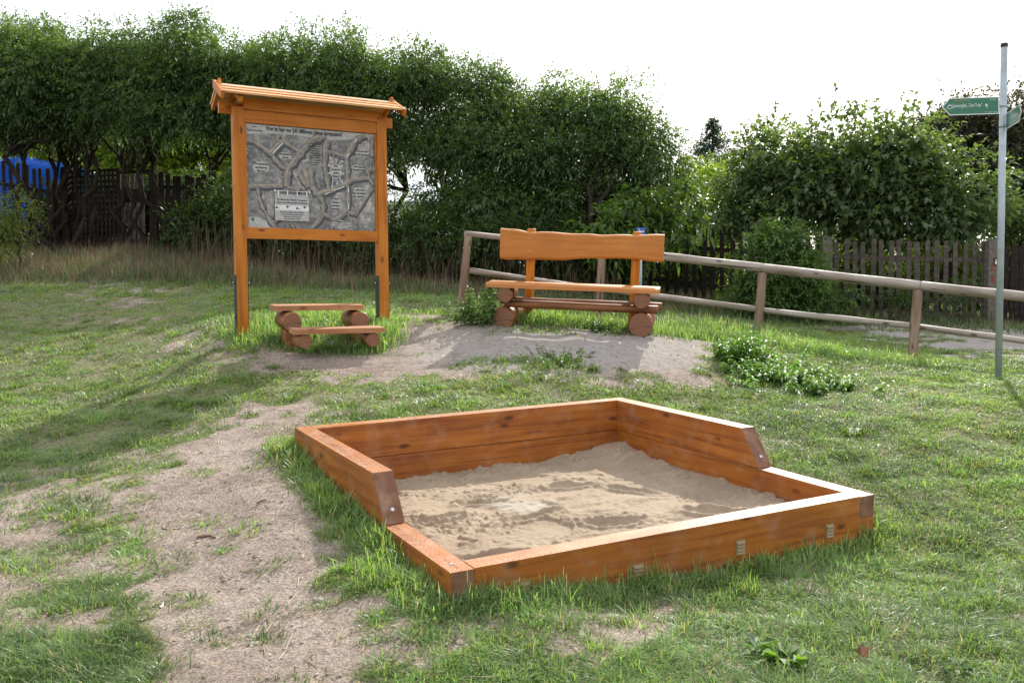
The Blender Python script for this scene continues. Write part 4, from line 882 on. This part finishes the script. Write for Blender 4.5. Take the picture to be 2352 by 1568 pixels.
# ------------------------------------------------------------------ manhole lid
P = hit(1925, 761, 11.5, 15); bm = bmesh.new(); n_ = 40
ring = [(.42*math.cos(t_), .36*math.sin(t_)) for t_ in np.arange(n_)/n_*2*math.pi]; prism(bm, ring, 2, -.02, .03); bmesh.ops.create_cone(bm, cap_ends=True, segments=8, radius1=.025, radius2=.02, depth=.03, matrix=Matrix.Translation((.05, 0, .035)))
o = bmobj('manhole_lid', bm, M['concrete'], label='flat grey round lid lying on the gravel path behind the rail fence', cat='lid'); o.location = (P[0], P[1], P[2]+.02); o.rotation_euler = (R_(3), R_(2), 0)

# ------------------------------------------------------------------ picket fences
def picket_fence(name, lab, cat, P0, P1, h, pw_, gap, mt, seed, rails=(.3, 1.0), posts=(), post_mat=None, top=None, skew=.02, parent_kw=None, group=None):
    """P0,P1 ground points; posts = fractions"""
    rs = random.Random(seed); P0 = Vector(tuple(P0)); P1 = Vector(tuple(P1)); root = empty(name, tuple(P0), lab, cat, group); d = P1-P0; L_ = math.hypot(d.x, d.y); a = math.atan2(d.y, d.x)
    bm = bmesh.new(); n = int(L_/(pw_+gap))
    for i in range(n):
        t_ = (i+.5)/n; x = t_*L_; zz_ = d.z*t_; hh_ = h*(1+rs.uniform(-.03, .03)); tl_ = rs.uniform(-skew, skew)
        Mx = Matrix.Rotation(a, 4, 'Z') @ Matrix.Translation((x, 0, zz_)) @ Matrix.Rotation(tl_, 4, 'Y')
        w2 = pw_/2*rs.uniform(.85, 1.1); vs = prism(bm, [(-w2, -.05), (w2, -.05), (w2, hh_-.01), (w2*.4, hh_+.01), (-w2*.5, hh_+.006), (-w2, hh_-.015)], 1, -.012, .012); bmesh.ops.transform(bm, matrix=Mx, verts=vs)
    bmobj('pickets', bm, M[mt], root)
    for r_ in rails:
        bm = bmesh.new(); box(bm, 0, L_, .013, .05, r_-.035, r_+.035); o = bmobj('rail', bm, M[mt], root); o.matrix_local = Matrix.Rotation(a, 4, 'Z') @ Matrix.Rotation(-math.atan2(d.z, L_), 4, 'Y')
    for p_ in posts:
        bm = bmesh.new(); r0 = .085; hp = h+.1; prism(bm, [(-r0, -.1), (r0, -.1), (r0*.92, hp-.03), (r0*.5, hp), (-r0*.6, hp+.005), (-r0*.92, hp-.03)], 1, -.09, .09); bevel(bm, .012); o = bmobj('post', bm, M[post_mat or mt], root); o.location = Vector((d.x*p_, d.y*p_, d.z*p_)); o.rotation_euler = (0, 0, a)
    return root
def G(u, v, D):
    P = at(u, v, D); return np.array([P[0], P[1], gz(P[0], P[1])])
gA, gB, gC, gD = G(1235, 700, 17.2), G(1700, 720, 15.9), G(1892, 728, 15.2), G(2268, 742, 14.5)
def fh(u, v, P): return float(at(u, v, P[1])[2]-P[2])
H1 = fh(1893, 548, gC)
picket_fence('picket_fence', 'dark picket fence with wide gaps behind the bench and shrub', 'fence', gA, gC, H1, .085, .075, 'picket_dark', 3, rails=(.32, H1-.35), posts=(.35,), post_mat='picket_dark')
pf = picket_fence('picket_fence', 'long grey brown picket fence between the two concrete posts', 'fence', gC, gD, H1*.98, .075, .062, 'picket', 4, rails=(.35, H1-.3), posts=(), post_mat='concrete')
picket_fence('board_fence', 'tightly boarded dark fence at the right edge beyond the steel post', 'fence', gD+(gD-gC)*.03+np.array([0, .05, 0]), gD+(gD-gC)*1.2+np.array([0, .4, 0]), H1*.95, .07, .012, 'picket_dark', 5, rails=(.35, H1-.3))
for P_, lab in ((gC, 'mossy concrete fence post next to the green shrub'), (gD, 'concrete fence post with red spray painted letters')):
    root = empty('concrete_post', tuple(P_), lab, 'post'); bm = bmesh.new(); r0 = .085; hp = H1+.035
    prism(bm, [(-r0, -.1), (r0, -.1), (r0*.95, hp-.04), (r0*.5, hp), (-r0*.5, hp+.004), (-r0*.95, hp-.03)], 1, -.16, -.03); bevel(bm, .015); bmobj('shaft', bm, M['concrete'], root)
    if 'red' in lab:
        zt_ = lambda v: fh(2266, v, P_)
        text('graffiti', [('D', .02, zt_(615), .19), ('K', .01, zt_(643), .17), ('*', .0, zt_(690), .22)], M['graffiti'], root, Matrix.Translation((0, -.163, 0)) @ Matrix.Rotation(math.pi/2, 4, 'X'), .8)
        bm = bmesh.new(); z_ = zt_(602); box(bm, .0, .07, -.172, -.161, z_-.05, z_+.06); pl = bmobj('number_plate', bm, M['black'], root)
        bm = bmesh.new(); box(bm, .015, .055, -.176, -.1725, z_, z_+.035); bmobj('yellow_field', bm, M['yellow'], pl)
        bm = bmesh.new(); box(bm, .015, .05, -.176, -.1725, z_-.035, z_-.003); bmobj('white_field', bm, M['white'], pl)
# left background fence, gate and tarpaulin
lA, lB, lC, lD, lE = G(-60, 560, 19.8), G(160, 565, 19.3), G(277, 570, 19), G(342, 575, 18.9), G(620, 590, 18.8)
HL = fh(277, 398, lC)
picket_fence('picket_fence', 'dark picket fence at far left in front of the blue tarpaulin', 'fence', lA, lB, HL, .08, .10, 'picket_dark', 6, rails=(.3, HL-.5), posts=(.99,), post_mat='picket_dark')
lt = empty('lattice_fence', tuple(lB), 'dark lattice fence panel between picket fence and metal gate', 'fence'); d = Vector(tuple(lC-lB)); L_ = math.hypot(d.x, d.y); a = math.atan2(d.y, d.x)
bm = bmesh.new(); x = 0
while x < L_: box(bm, x, x+.05, -.012, .012, 0, HL); x += .10
bmobj('uprights', bm, M['picket_dark'], lt).rotation_euler = (0, 0, a); bm = bmesh.new(); z_ = .1
while z_ < HL: box(bm, 0, L_, .013, .03, z_, z_+.05); z_ += .115
bmobj('crossbars', bm, M['picket_dark'], lt).rotation_euler = (0, 0, a)
ga = empty('garden_gate', tuple(lC), 'old wooden garden gate with diagonal brace in the dark hedge', 'gate'); d = Vector(tuple(lD-lC)); L_ = math.hypot(d.x, d.y); a = math.atan2(d.y, d.x)
bm = bmesh.new(); x = .08
while x < L_-.05: box(bm, x, x+.07, -.012, .012, .05, HL-.05); x += .105
bmobj('slats', bm, M['picket'], ga).rotation_euler = (0, 0, a)
bm = bmesh.new(); box(bm, .05, L_, -.03, -.013, .25, .33); box(bm, .05, L_, -.03, -.013, HL-.62, HL-.35); box(bm, 0, L_+.1, -.035, -.0, HL-.02, HL+.05)
box(bm, 0, .07, -.015, .0, 0, 1.2, Matrix.Translation((.1, -.02, .3)) @ Matrix.Rotation(R_(28), 4, 'Y')); bmobj('gate_frame', bm, M['picket_dark'], ga).rotation_euler = (0, 0, a)
cyl('post', .045, -.1, HL+.05, M['bark'], ga, 12)
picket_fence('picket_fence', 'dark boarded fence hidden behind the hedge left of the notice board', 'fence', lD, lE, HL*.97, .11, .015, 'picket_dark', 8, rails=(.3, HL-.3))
tp = empty('tarpaulin_shelter', tuple(G(60, 560, 22)), 'shelter covered with bright blue tarpaulin behind the far left fence', 'shelter'); zt0 = fh(60, 366, G(60, 560, 22))
bm = bmesh.new(); n = 40; rows = []
for i in range(n+1):
    x = -2.0+3.15*i/n; fz = zt0-.12*abs(math.sin(x*2.2))-.10*max(0, x)
    rows.append([bm.verts.new((x, -.6+.05*math.sin(x*9), -.0)), bm.verts.new((x, -.6+.06*math.sin(x*7+1), fz*.6)), bm.verts.new((x, -.55+.03*math.sin(x*11), fz-.1)), bm.verts.new((x, .0, fz+.12)), bm.verts.new((x, 1.5, fz-.1)), bm.verts.new((x, 1.55, 0))])
for i in range(n):
    for j in range(5): bm.faces.new((rows[i][j], rows[i][j+1], rows[i+1][j+1], rows[i+1][j]))
bmesh.ops.solidify(bm, geom=bm.faces[:], thickness=.004); bmobj('cover', bm, M['tarp'], tp, smooth=True)
for x in (-1.9, 1.0): cyl('pole', .03, 0, zt0-.15, M['steel'], tp, 8, loc=(x, -.5, 0))

# ------------------------------------------------------------------ garden houses behind
def cottage(u, v, D, w, dpt, vw, vr, lab, flat=False, ov=.25):
    P = G(u, v, D); hw = fh(u, vw, P); hr = fh(u, vr, P); root = empty('garden_house', tuple(P), lab, 'garden house')
    bm = bmesh.new(); box(bm, -w/2, w/2, 0, dpt, -.2, hw); bmobj('wall', bm, M['wall'], root)
    bm = bmesh.new(); prism(bm, [(-ov, hw-.02), (dpt/2, hr), (dpt+ov, hw-.02), (dpt+ov, hw+.06), (dpt/2, hr+.09), (-ov, hw+.06)], 0, -w/2-ov, w/2+ov); bmobj('roof', bm, M['roof'] if not flat else M['wall'], root)
    bm = bmesh.new(); box(bm, -w*.3, -w*.05, -.03, -.005, .9, hw*.8); f = bmobj('window', bm, M['glass'], root)
    bm = bmesh.new(); 
    for x0, x1, z0_, z1_ in ((-w*.31, -w*.29, .88, hw*.8+.02), (-w*.06, -w*.04, .88, hw*.8+.02), (-w*.289, -w*.061, .87, .9), (-w*.289, -w*.061, hw*.8, hw*.8+.03)): box(bm, x0, x1, -.05, -.004, z0_, z1_)
    bmobj('frame', bm, M['white'], f)
    bm = bmesh.new(); box(bm, w*.1, w*.32, -.03, -.004, 0, min(hw*.88, 1.95)); bmobj('door', bm, M['picket'], root)
    return root
cottage(1655, 700, 21.5, 1.35, 2.5, 500, 455, 'white rendered garden house with grey roof glimpsed above the picket fence')
cottage(2130, 700, 24, 2.6, 3, 528, 505, 'low garden shed with pale roof seen under the fruit tree crowns', True)
cottage(905, 620, 25, 2.4, 3, 470, 395, 'whitish garden shed glimpsed through the hedge right of the notice board', True)

# ------------------------------------------------------------------ vegetation generators
def unit(a): return a/(np.linalg.norm(a, axis=-1, keepdims=True)+1e-9)
def leaf_quads(P, D, L_, W_, droop, col, curl=.15):
    n = len(P); side = unit(np.cross(D, np.array([0, 0, 1.])+rng.normal(0, .35, (n, 3)))); up = np.cross(side, D)
    mid = P+D*(L_*.45)[:, None]-up*0; tip = P+D*L_[:, None]; tip[:, 2] -= droop*L_
    l = mid+side*(W_*.5)[:, None]+up*(curl*W_)[:, None]; r = mid-side*(W_*.5)[:, None]+up*(curl*W_)[:, None]
    V = np.stack([P, l, tip, r], 1).reshape(-1, 3); F = np.arange(4*n).reshape(-1, 4); return V, F, np.repeat(col, 4, 0)
def sprays(cent, rad, nsp, nl, sl_, ll, lw, color, droop=.35, outk=.8, shell=.55, cvar=.3, up=.0, tipc=None):
    """cent (m,3), rad (m,3): sprays of leaves spread through ellipsoidal clumps"""
    m_ = len(cent); ci = np.repeat(np.arange(m_), nsp); n = len(ci)
    d = unit(rng.normal(0, 1, (n, 3))); r = shell+(1-shell)*rng.random(n)**.7
    P = cent[ci]+d*rad[ci]*r[:, None]
    sd_ = unit(d*outk+rng.normal(0, .5, (n, 3))+np.array([0, 0, up-.15])); Ls = sl_*(.6+.8*rng.random(n))
    base = color*(1-cvar+2*cvar*rng.random((m_, 1)))[ci]*(.8+.4*rng.random((n, 1)))
    if tipc is not None:
        k = (rng.random(n) < .25)[:, None]; base = np.where(k, base*.4+tipc*.6, base)
    A = Acc()
    for j in range(nl):
        t = (j+.6)/nl; q = P+sd_*(Ls*t)[:, None]; q[:, 2] -= droop*Ls*t*t*.7
        sidev = unit(np.cross(sd_, rng.normal(0, 1, (n, 3)))); ld = unit(sd_*.75+sidev*(.85 if j < nl-1 else .1)*(1 if j % 2 else -1)+np.array([0, 0, -.15]))
        A.add(*leaf_quads(q, ld, ll*(.65+.6*rng.random(n)), lw*(.7+.6*rng.random(n)), droop*rng.random(n), np.clip(base*(.8+.4*rng.random((n, 1))), 0, 1)))
    return A
def limb(a, b, r0, r1, seed, n=6, wob=.08, bow=0.1):
    rs = np.random.default_rng(seed); t = np.linspace(0, 1, n)[:, None]; L_ = np.linalg.norm(b-a); P = a*(1-t)+b*t+rs.normal(0, wob*L_*.4, (n, 3))*np.sin(t*math.pi); P[:, 2] += bow*L_*np.sin(t[:, 0]*math.pi)
    return tube_arrays(P, r0+(r1-r0)*t[:, 0], 6)
def tree(name, lab, cat, base, blobs, color, ll, lw, nsp, nl, group=None, trunks=1, tr=.07, clr=.5, nclump=None, shell=.5, leafup=0., droop=.35, spread=.15, tipc=None, sl_=.28, seed=0, shoots=0, dens=1., bend=.3):
    """blobs: (u,v,ru,rv,D) crown lobes; base (u,D)"""
    rs = np.random.default_rng(seed); bu_, bD = base; bp = G(bu_, 600, bD); root = empty(name, tuple(bp), lab, cat, group)
    C_, R2 = [], []
    for (u, v, ru, rv, D) in blobs:
        c = at(u, v, D); a = ru*D/FPX; b = rv*D/FPX; k_ = max(3, int(nclump*a*b*dens/(clr*clr))) if nclump else 8; dd = min(a, b, 1.1)*1.0
        for _ in range(k_):
            q = unit(rs.normal(0, 1, 3)); rr = rs.random()**.4; C_.append(c+q*np.array([a, dd, b])*rr*(1-.25*clr/max(a, .3))); s = clr*(.55+.9*rs.random()); R2.append([s*1.15, s, s*.65])
    C_ = np.array(C_); R2 = np.array(R2)
    A = sprays(C_-bp, R2, nsp, nl, sl_, ll, lw, np.array(color), droop=droop, shell=shell, up=leafup, tipc=None if tipc is None else np.array(tipc))
    if shoots:
        top = C_[np.argsort(-C_[:, 2]-rs.random(len(C_))*.5)[:max(3, len(C_)//3)]]; n = shoots; i = rs.integers(0, len(top), n); P = top[i]+rs.normal(0, .25, (n, 3)); Ls = .2+.35*rs.random(n); dr = unit(np.array([0, 0, 1.])+rs.normal(0, .25, (n, 3)))
        for j in range(12):
            q = P+dr*(Ls*(j+1)/10)[:, None]; ld = unit(dr*.5+unit(rs.normal(0, 1, (n, 3)))*.9); cc_ = np.array(color)*(.8+.5*rs.random((n, 1)))
            A.add(*leaf_quads(q-bp, ld, ll*(.8+.4*rs.random(n)), lw*(.8+.4*rs.random(n)), .2*rs.random(n), cc_))
    A.build('crown', M['leaf'], root)
    Vt, Ft, n0 = [], [], 0; cm = C_.mean(0)-bp
    def addt(VF):
        nonlocal n0; Vt.append(VF[0]); Ft.append(VF[1]+n0); n0 += len(VF[0])
    for k_ in range(trunks):
        off = rs.normal(0, spread, 3)*np.array([1, 1, 0]); a = off+np.array([0, 0, -.15]); fork = np.array([cm[0]*.35+off[0]*2.2, cm[1]*.4+off[1], max(.5, cm[2]*.5)])+rs.normal(0, .15, 3); addt(limb(a, fork, tr, tr*.75, seed*7+k_, 7, .12, 0))
        near_ = np.argsort(np.linalg.norm((C_-bp-fork)*np.array([1, 1, .6]), axis=1))[:max(8, len(C_)//2)]; idx_ = rs.choice(near_, min(len(near_), max(5, 18//trunks)), replace=False)
        for j in idx_: addt(limb(fork, C_[j]-bp, tr*.6, tr*.12, seed*11+j, 7, .14, .05))
    nmesh('trunk', np.concatenate(Vt), np.concatenate(Ft), M['bark'], root, smooth=True)
    return root
HG = 'trees and bushes of the tall hedge'
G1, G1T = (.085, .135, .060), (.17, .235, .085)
hedge = [
 ((20, 19), [(-40, 118, 150, 110, 19), (60, 180, 130, 125, 18.4), (0, 280, 90, 50, 18.2)], 'hedge tree filling the upper left corner, its trunk by the blue tarpaulin'),
 ((150, 19.2), [(190, 170, 120, 100, 18.6), (150, 265, 100, 40, 18.4)], 'hedge tree with bare dark trunk above the left picket fence'),
 ((255, 18.8), [(290, 155, 110, 105, 18.2), (260, 255, 95, 35, 18)], 'hedge tree whose dense crown hangs over the lattice fence'),
 ((400, 18.5), [(420, 160, 95, 90, 17.9), (400, 225, 110, 75, 17.7), (440, 58, 20, 18, 18), (350, 290, 60, 22, 17.6)], 'tallest hedge tree with a pointed tuft of twigs above its crown'),
 ((510, 18.5), [(530, 185, 90, 95, 17.8), (520, 270, 60, 40, 17.8)], 'hedge tree directly behind the left end of the notice board roof'),
 ((680, 18), [(650, 160, 110, 95, 17.6), (700, 250, 100, 90, 17.2), (660, 400, 120, 80, 17.4)], 'hedge tree rising behind the notice board roof'),
 ((830, 17.4), [(800, 165, 90, 95, 17.2), (850, 260, 90, 110, 17), (825, 400, 50, 60, 17)], 'hedge tree behind the right half of the notice board'),
 ((980, 17), [(960, 190, 90, 95, 16.9), (1000, 300, 90, 100, 16.6), (1010, 470, 45, 60, 16.4)], 'hedge tree just right of the notice board'),
 ((1130, 16.6), [(1110, 240, 100, 85, 16.6), (1140, 350, 100, 100, 16.2), (1100, 470, 90, 90, 16)], 'hedge tree above the left end of the rail fence'),
 ((1290, 16.3), [(1270, 260, 95, 80, 16.3), (1300, 370, 100, 100, 16), (1270, 490, 100, 80, 15.8)], 'hedge tree above the left half of the bench back'),
 ((1430, 16), [(1400, 280, 85, 80, 16), (1450, 350, 85, 70, 15.8), (1430, 440, 90, 80, 15.7), (1500, 400, 55, 70, 15.8), (1490, 310, 50, 40, 15.8)], 'hedge tree at the right end of the hedge against the sky')]
for i, (b, bl, lab) in enumerate(hedge):
    bl = [(q[0], q[1], q[2]*1.18 if q[2] > 60 else q[2], *q[3:]) for q in bl]
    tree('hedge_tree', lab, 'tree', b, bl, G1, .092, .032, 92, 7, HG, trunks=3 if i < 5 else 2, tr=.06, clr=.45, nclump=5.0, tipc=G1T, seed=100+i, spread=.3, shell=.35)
# undergrowth at the foot of the hedge
for i, (u, v, ru, rv, D, lab) in enumerate([(610, 500, 80, 80, 17, 'dark leafy bush behind the left post of the notice board'), (730, 540, 90, 70, 16.4, 'dark bush seen beneath the notice board panel'), (880, 560, 80, 80, 15.8, 'dark bush behind the right post of the notice board'),
        (1010, 570, 80, 75, 15.4, 'dark bush left of the first rail fence post'), (1150, 570, 90, 85, 15.2, 'dark bush behind the left end of the bench'), (1290, 580, 90, 75, 15.2, 'dark bush behind the middle of the bench'), (480, 500, 70, 60, 17.8, 'dark bush between the garden gate and the notice board'), (1400, 590, 60, 60, 15.3, 'dark bush behind the right half of the bench')]):
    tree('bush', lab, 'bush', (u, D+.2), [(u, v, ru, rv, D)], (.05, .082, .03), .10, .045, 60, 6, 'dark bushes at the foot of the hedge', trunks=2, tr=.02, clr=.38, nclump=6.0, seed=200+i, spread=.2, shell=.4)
# sunlit trees further back, seen under and through the hedge
for i, (u, v, ru, rv, D, lab) in enumerate([(330, 330, 220, 90, 24, 'sunlit yellow green tree glimpsed between hedge trunks at left'), (90, 330, 160, 90, 25, 'sunlit tree glimpsed above the blue tarpaulin'), (560, 340, 120, 90, 24, 'sunlit tree glimpsed behind the left post of the notice board'),
        (1130, 470, 100, 60, 22, 'pale green tree glimpsed low through the hedge right of the notice board'), (1350, 540, 130, 70, 20, 'sunlit bushy tree glimpsed behind the bench back'), (1600, 420, 50, 35, 20, 'light green bushy tree below the spruce')]):
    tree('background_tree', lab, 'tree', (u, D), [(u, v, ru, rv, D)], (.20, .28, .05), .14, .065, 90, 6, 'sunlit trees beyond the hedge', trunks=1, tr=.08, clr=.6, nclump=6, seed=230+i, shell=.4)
for i, (u, v, ru, rv, D, lab) in enumerate([(330, 470, 150, 60, 21, 'dark garden bush behind the old wooden gate'), (480, 470, 100, 70, 20.5, 'dark garden bush behind the boarded fence'), (170, 480, 90, 70, 20.6, 'dark garden bush behind the lattice fence')]):
    tree('bush', lab, 'bush', (u, D+.2), [(u, v, ru, rv, D)], (.05, .08, .03), .13, .06, 60, 6, 'dark garden bushes behind the left fence', trunks=2, tr=.02, clr=.42, nclump=5.0, seed=280+i, spread=.2, shell=.3)
# left front bush
tree('bush', 'pale yellowish bush cut by the left frame edge', 'bush', (10, 15.5), [(-10, 510, 55, 65, 15.5), (20, 470, 25, 30, 15.4)], (.12, .15, .05), .07, .028, 50, 6, None, trunks=2, tr=.02, clr=.28, nclump=3.5, seed=260)
# fruit trees on the right
FA = (.11, .155, .08)
tree('apple_tree', 'apple tree with leafy upright shoots right of the spruce', 'tree', (1800, 17), [(1785, 400, 115, 100, 16.4), (1700, 490, 95, 75, 16.4), (1850, 440, 120, 95, 16.2), (1770, 345, 80, 45, 16.5), (1900, 380, 70, 50, 16.3)], FA, .11, .066, 50, 7, 'fruit trees behind the picket fence', trunks=1, tr=.10, clr=.42, nclump=3.3, tipc=(.15, .21, .065), seed=301, shoots=60, sl_=.32)
tree('apple_tree', 'broad apple tree above the grey picket fence', 'tree', (2060, 16.5), [(2040, 395, 160, 90, 15.8), (2160, 450, 130, 80, 15.6), (1960, 450, 120, 80, 15.8), (2060, 500, 180, 45, 15.8), (1990, 335, 90, 50, 15.8), (2110, 350, 80, 50, 15.8)], FA, .115, .07, 50, 7, 'fruit trees behind the picket fence', trunks=1, tr=.12, clr=.42, nclump=3.3, tipc=(.15, .21, .065), seed=302, shoots=60, sl_=.32)
tree('plum_tree', 'dark purplish leaved tree behind the sign post', 'tree', (2270, 19), [(2250, 350, 150, 100, 18.5), (2370, 290, 140, 105, 18.5), (2240, 270, 110, 60, 18.5), (2320, 400, 130, 90, 18.2), (2150, 320, 80, 55, 18.8), (2300, 450, 150, 80, 18)], (.055, .055, .045), .11, .045, 50, 7, None, trunks=2, tr=.1, clr=.45, nclump=4.2, seed=303, shoots=60, sl_=.34)
tree('bush', 'green bushy hedge above the boarded fence at the right edge', 'bush', (2350, 16), [(2360, 500, 90, 60, 16)], (.08, .12, .035), .08, .045, 46, 6, None, trunks=2, tr=.03, clr=.35, nclump=3, seed=304)
tree('shrub', 'rounded dense green shrub growing through the picket fence', 'shrub', (1795, 14.2), [(1790, 640, 95, 75, 14.2), (1760, 560, 60, 50, 14.3), (1850, 600, 50, 50, 14.3), (1730, 670, 60, 45, 14), (1880, 680, 50, 40, 14.1)], (.10, .165, .055), .065, .034, 70, 7, None, trunks=2, tr=.02, clr=.27, nclump=4.0, seed=305, sl_=.2, tipc=(.10, .15, .04))
tree('climbing_plant', 'low creeping greenery at the foot of the grey picket fence', 'plant', (2020, 14.6), [(1960, 680, 50, 40, 14.5), (2060, 690, 60, 35, 14.4), (2180, 690, 50, 35, 14.2)], (.055, .09, .03), .05, .026, 40, 6, None, trunks=1, tr=.01, clr=.2, nclump=1.6, seed=306, sl_=.2)
tree('walnut_tree', 'young walnut tree with large drooping leaves behind the bench', 'tree', (1520, 14.6), [(1490, 490, 100, 45, 14.3), (1400, 525, 60, 22, 14), (1560, 460, 40, 35, 14.6), (1530, 520, 35, 25, 14.5)], (.075, .125, .035), .16, .065, 22, 6, None, trunks=1, tr=.035, clr=.30, nclump=2.1, seed=307, sl_=.34, droop=.6, tipc=(.12, .19, .04))
# garden greenery behind the pickets, sunlight put into its brightened leaf colour
for i, (u, v, ru, rv, D, lab) in enumerate([(1600, 600, 110, 60, 18.5, 'garden bush behind the dark picket fence'), (1960, 600, 110, 60, 18, 'garden bush behind the left part of the grey picket fence'), (2160, 610, 110, 60, 17.5, 'garden bush behind the right part of the grey picket fence'),
        (1500, 640, 110, 55, 19.5, 'garden bush glimpsed low between the dark pickets behind the bench'), (1800, 660, 130, 55, 19, 'low garden bush behind the shrub in the picket fence'), (2060, 670, 130, 50, 18.5, 'low garden bush behind the middle of the grey picket fence'), (2300, 640, 110, 80, 18, 'garden bush behind the concrete post with red letters')]):
    tree('bush', lab, 'bush', (u, D), [(u, v, ru, rv, D)], (.17, .24, .06), .12, .06, 54, 6, 'garden bushes behind the pickets', trunks=2, tr=.03, clr=.42, nclump=5.0, seed=320+i)
# spruce
def spruce():
    b = G(1640, 600, 31); root = empty('spruce', tuple(b), 'dark blue green spruce tip against the white sky', 'tree'); top = at(1636, 270, 31)-b; H_ = top[2]
    rs = np.random.default_rng(5); A = Acc(); V, F = tube_arrays([[0, 0, -.2], [0, 0, H_*.5], [top[0], 0, H_]], [.16, .09, .01], 8); nmesh('trunk', V, F, M['bark'], root, smooth=True)
    wh = 38
    for w_ in range(wh):
        t = w_/wh; z0 = H_*(.12+.88*t); Lb = (1-t)**1.0*3.3+.10
        for j in range(9):
            a_ = rs.random()*6.28; L_ = Lb*(.7+.5*rs.random()); n = int(14+60*L_); tt = rs.random(n)**.7; P = np.stack([np.cos(a_)*L_*tt, np.sin(a_)*L_*tt, z0-.28*L_*tt+.22*L_*tt**2+0*tt], -1)+rs.normal(0, .05, (n, 3)); P[:, 0] += top[0]*t
            D_ = unit(np.stack([np.cos(a_)*np.ones(n), np.sin(a_)*np.ones(n), .15*np.ones(n)], -1)+rs.normal(0, .6, (n, 3)))
            A.add(*leaf_quads(P, D_, .13*(.7+.5*rs.random(n)), .045*np.ones(n), 0*tt, np.array([.035, .062, .058])*(.7+.6*rs.random((n, 1)))))
    A.build('crown', M['leaf'], root)
spruce()
# ------------------------------------------------------------------ low plants
def herb(name, lab, cat, P, n, spread, h, ll, lw, col, nl=9, up=.9, group=None, seed=0):
    rs = np.random.default_rng(seed); root = empty(name, tuple(P), lab, cat, group); A = Acc(); S = []; F_ = []; n0 = 0
    for i in range(n):
        o2 = rs.normal(0, spread, 2); L_ = h*(.5+.7*rs.random()); tip = np.array([o2[0]*1.35, o2[1]*1.35, L_]); gzz = gz(P[0]+o2[0], P[1]+o2[1])-P[2]; b = np.array([o2[0], o2[1], gzz-.01]); tip[2] += gzz
        V, F = tube_arrays([b, (b+tip)/2+rs.normal(0, .01, 3), tip], [.003, .0026, .0015], 5); S.append(V); F_.append(F+n0); n0 += len(V)
        for j in range(nl):
            t = .25+.75*j/(nl-1); q = np.repeat((b*(1-t)+tip*t)[None], 2, 0); a_ = j*1.57+rs.random(); d = np.array([[math.cos(a_), math.sin(a_), .15], [-math.cos(a_), -math.sin(a_), .15]])*np.array([1, 1, 1.]); s = ll*(1.15-.55*t)*(.8+.4*rs.random())
            A.add(*leaf_quads(q, unit(d+rs.normal(0, .15, (2, 3))), np.full(2, s), np.full(2, s*lw/ll), np.full(2, .35), np.array([col])*(.8+.5*rs.random((2, 1)))))
    A.build('leaves', M['leaf'], root); nmesh('stems', np.concatenate(S), np.concatenate(F_), M['stem'], root)
M['stem'] = plain('green_stem', (.08, .12, .04), .6)
herb('nettle_patch', 'taller clump of green nettles at the foot of a rail fence post', 'nettles', hit(1715, 838, 7, 11), 60, .13, .26, .085, .045, (.11, .22, .05), seed=1)
herb('nettle_patch', 'low clump of nettles just in front of the taller clump', 'nettles', hit(1765, 872, 7, 10), 60, .15, .15, .085, .05, (.11, .21, .06), nl=6, seed=2)
herb('nettle_patch', 'low spreading clump of nettles nearer the steel sign post', 'nettles', hit(1860, 888, 7, 10), 60, .18, .13, .085, .05, (.11, .20, .06), nl=6, seed=3)
herb('wild_plant', 'leafy wild plant leaning against the left foot of the bench', 'plant', hit(1092, 745, 8.5, 11), 26, .085, .36, .09, .045, (.105, .17, .07), nl=8, seed=4)
herb('wild_plant', 'small leafy weed on the bare mound before the bench', 'plant', hit(1290, 835, 7, 10), 40, .16, .10, .045, .024, (.09, .16, .04), nl=6, seed=5)
herb('wild_plant', 'small leafy weed under the bench seat', 'plant', hit(1385, 762, 8.5, 11), 18, .07, .13, .05, .03, (.06, .12, .035), nl=6, seed=6)
def rosette(P, lab, n=14, L_=.13, col=(.10, .19, .03), seed=0):
    rs = np.random.default_rng(seed); root = empty('weed_rosette', tuple(P), lab, 'weed'); A = Acc(); a_ = rs.random(n)*6.28; d = unit(np.stack([np.cos(a_), np.sin(a_), .35+.3*rs.random(n)], -1)); s = L_*(.6+.6*rs.random(n))
    V, F, C_ = leaf_quads(rs.normal(0, .02, (n, 3))*np.array([1, 1, .1]), d, s, s*.36, .35*np.ones(n), np.array([col])*(.7+.7*rs.random((n, 1)))); A.add(V, F, C_)
    A.add(*leaf_quads(d*(s*.45)[:, None], unit(d+np.array([0, 0, .1])), s*.65, s*.42, .3*np.ones(n), np.array([col])*(.7+.7*rs.random((n, 1))))); A.build('leaves', M['leaf'], root)
rosette(hit(1810, 1520), 'bright green broad leaved weed in the grass at the bottom right', 18, .12, seed=1)
rosette(hit(1745, 1495), 'darker broad leaved weed left of the bright one at the bottom right', 12, .09, (.07, .15, .04), 2)
rosette(hit(1960, 1000), 'yellow green broad leaved weed on the lawn right of the sandbox', 10, .10, (.12, .19, .03), 3)
rosette(hit(2190, 1540), 'low broad leaved weed near the lower right corner', 9, .08, (.07, .14, .04), 4)
# dry stems in front of the dark bushes
n = 900; u_ = 420+rng.random(n)*1000; D_ = np.interp(u_, [420, 1000, 1420], [16.6, 14.8, 14.6])+rng.normal(0, .25, n); P = np.array([at(a, 600, b) for a, b in zip(u_, D_)]); P[:, 2] = ground(P[:, 0], P[:, 1])
A = Acc(); A.add(*blades(P, rng.random(n)*6.28, .5+.7*rng.random(n), np.full(n, .010), np.clip(rng.normal(.3, .2, n), 0, .8), np.array([.17, .125, .085])*(.6+.7*rng.random((n, 1))), 3)); A.build('dry_stems', M['dry'], kind='stuff', label='bare dry stems standing before the dark bushes', cat='stems')
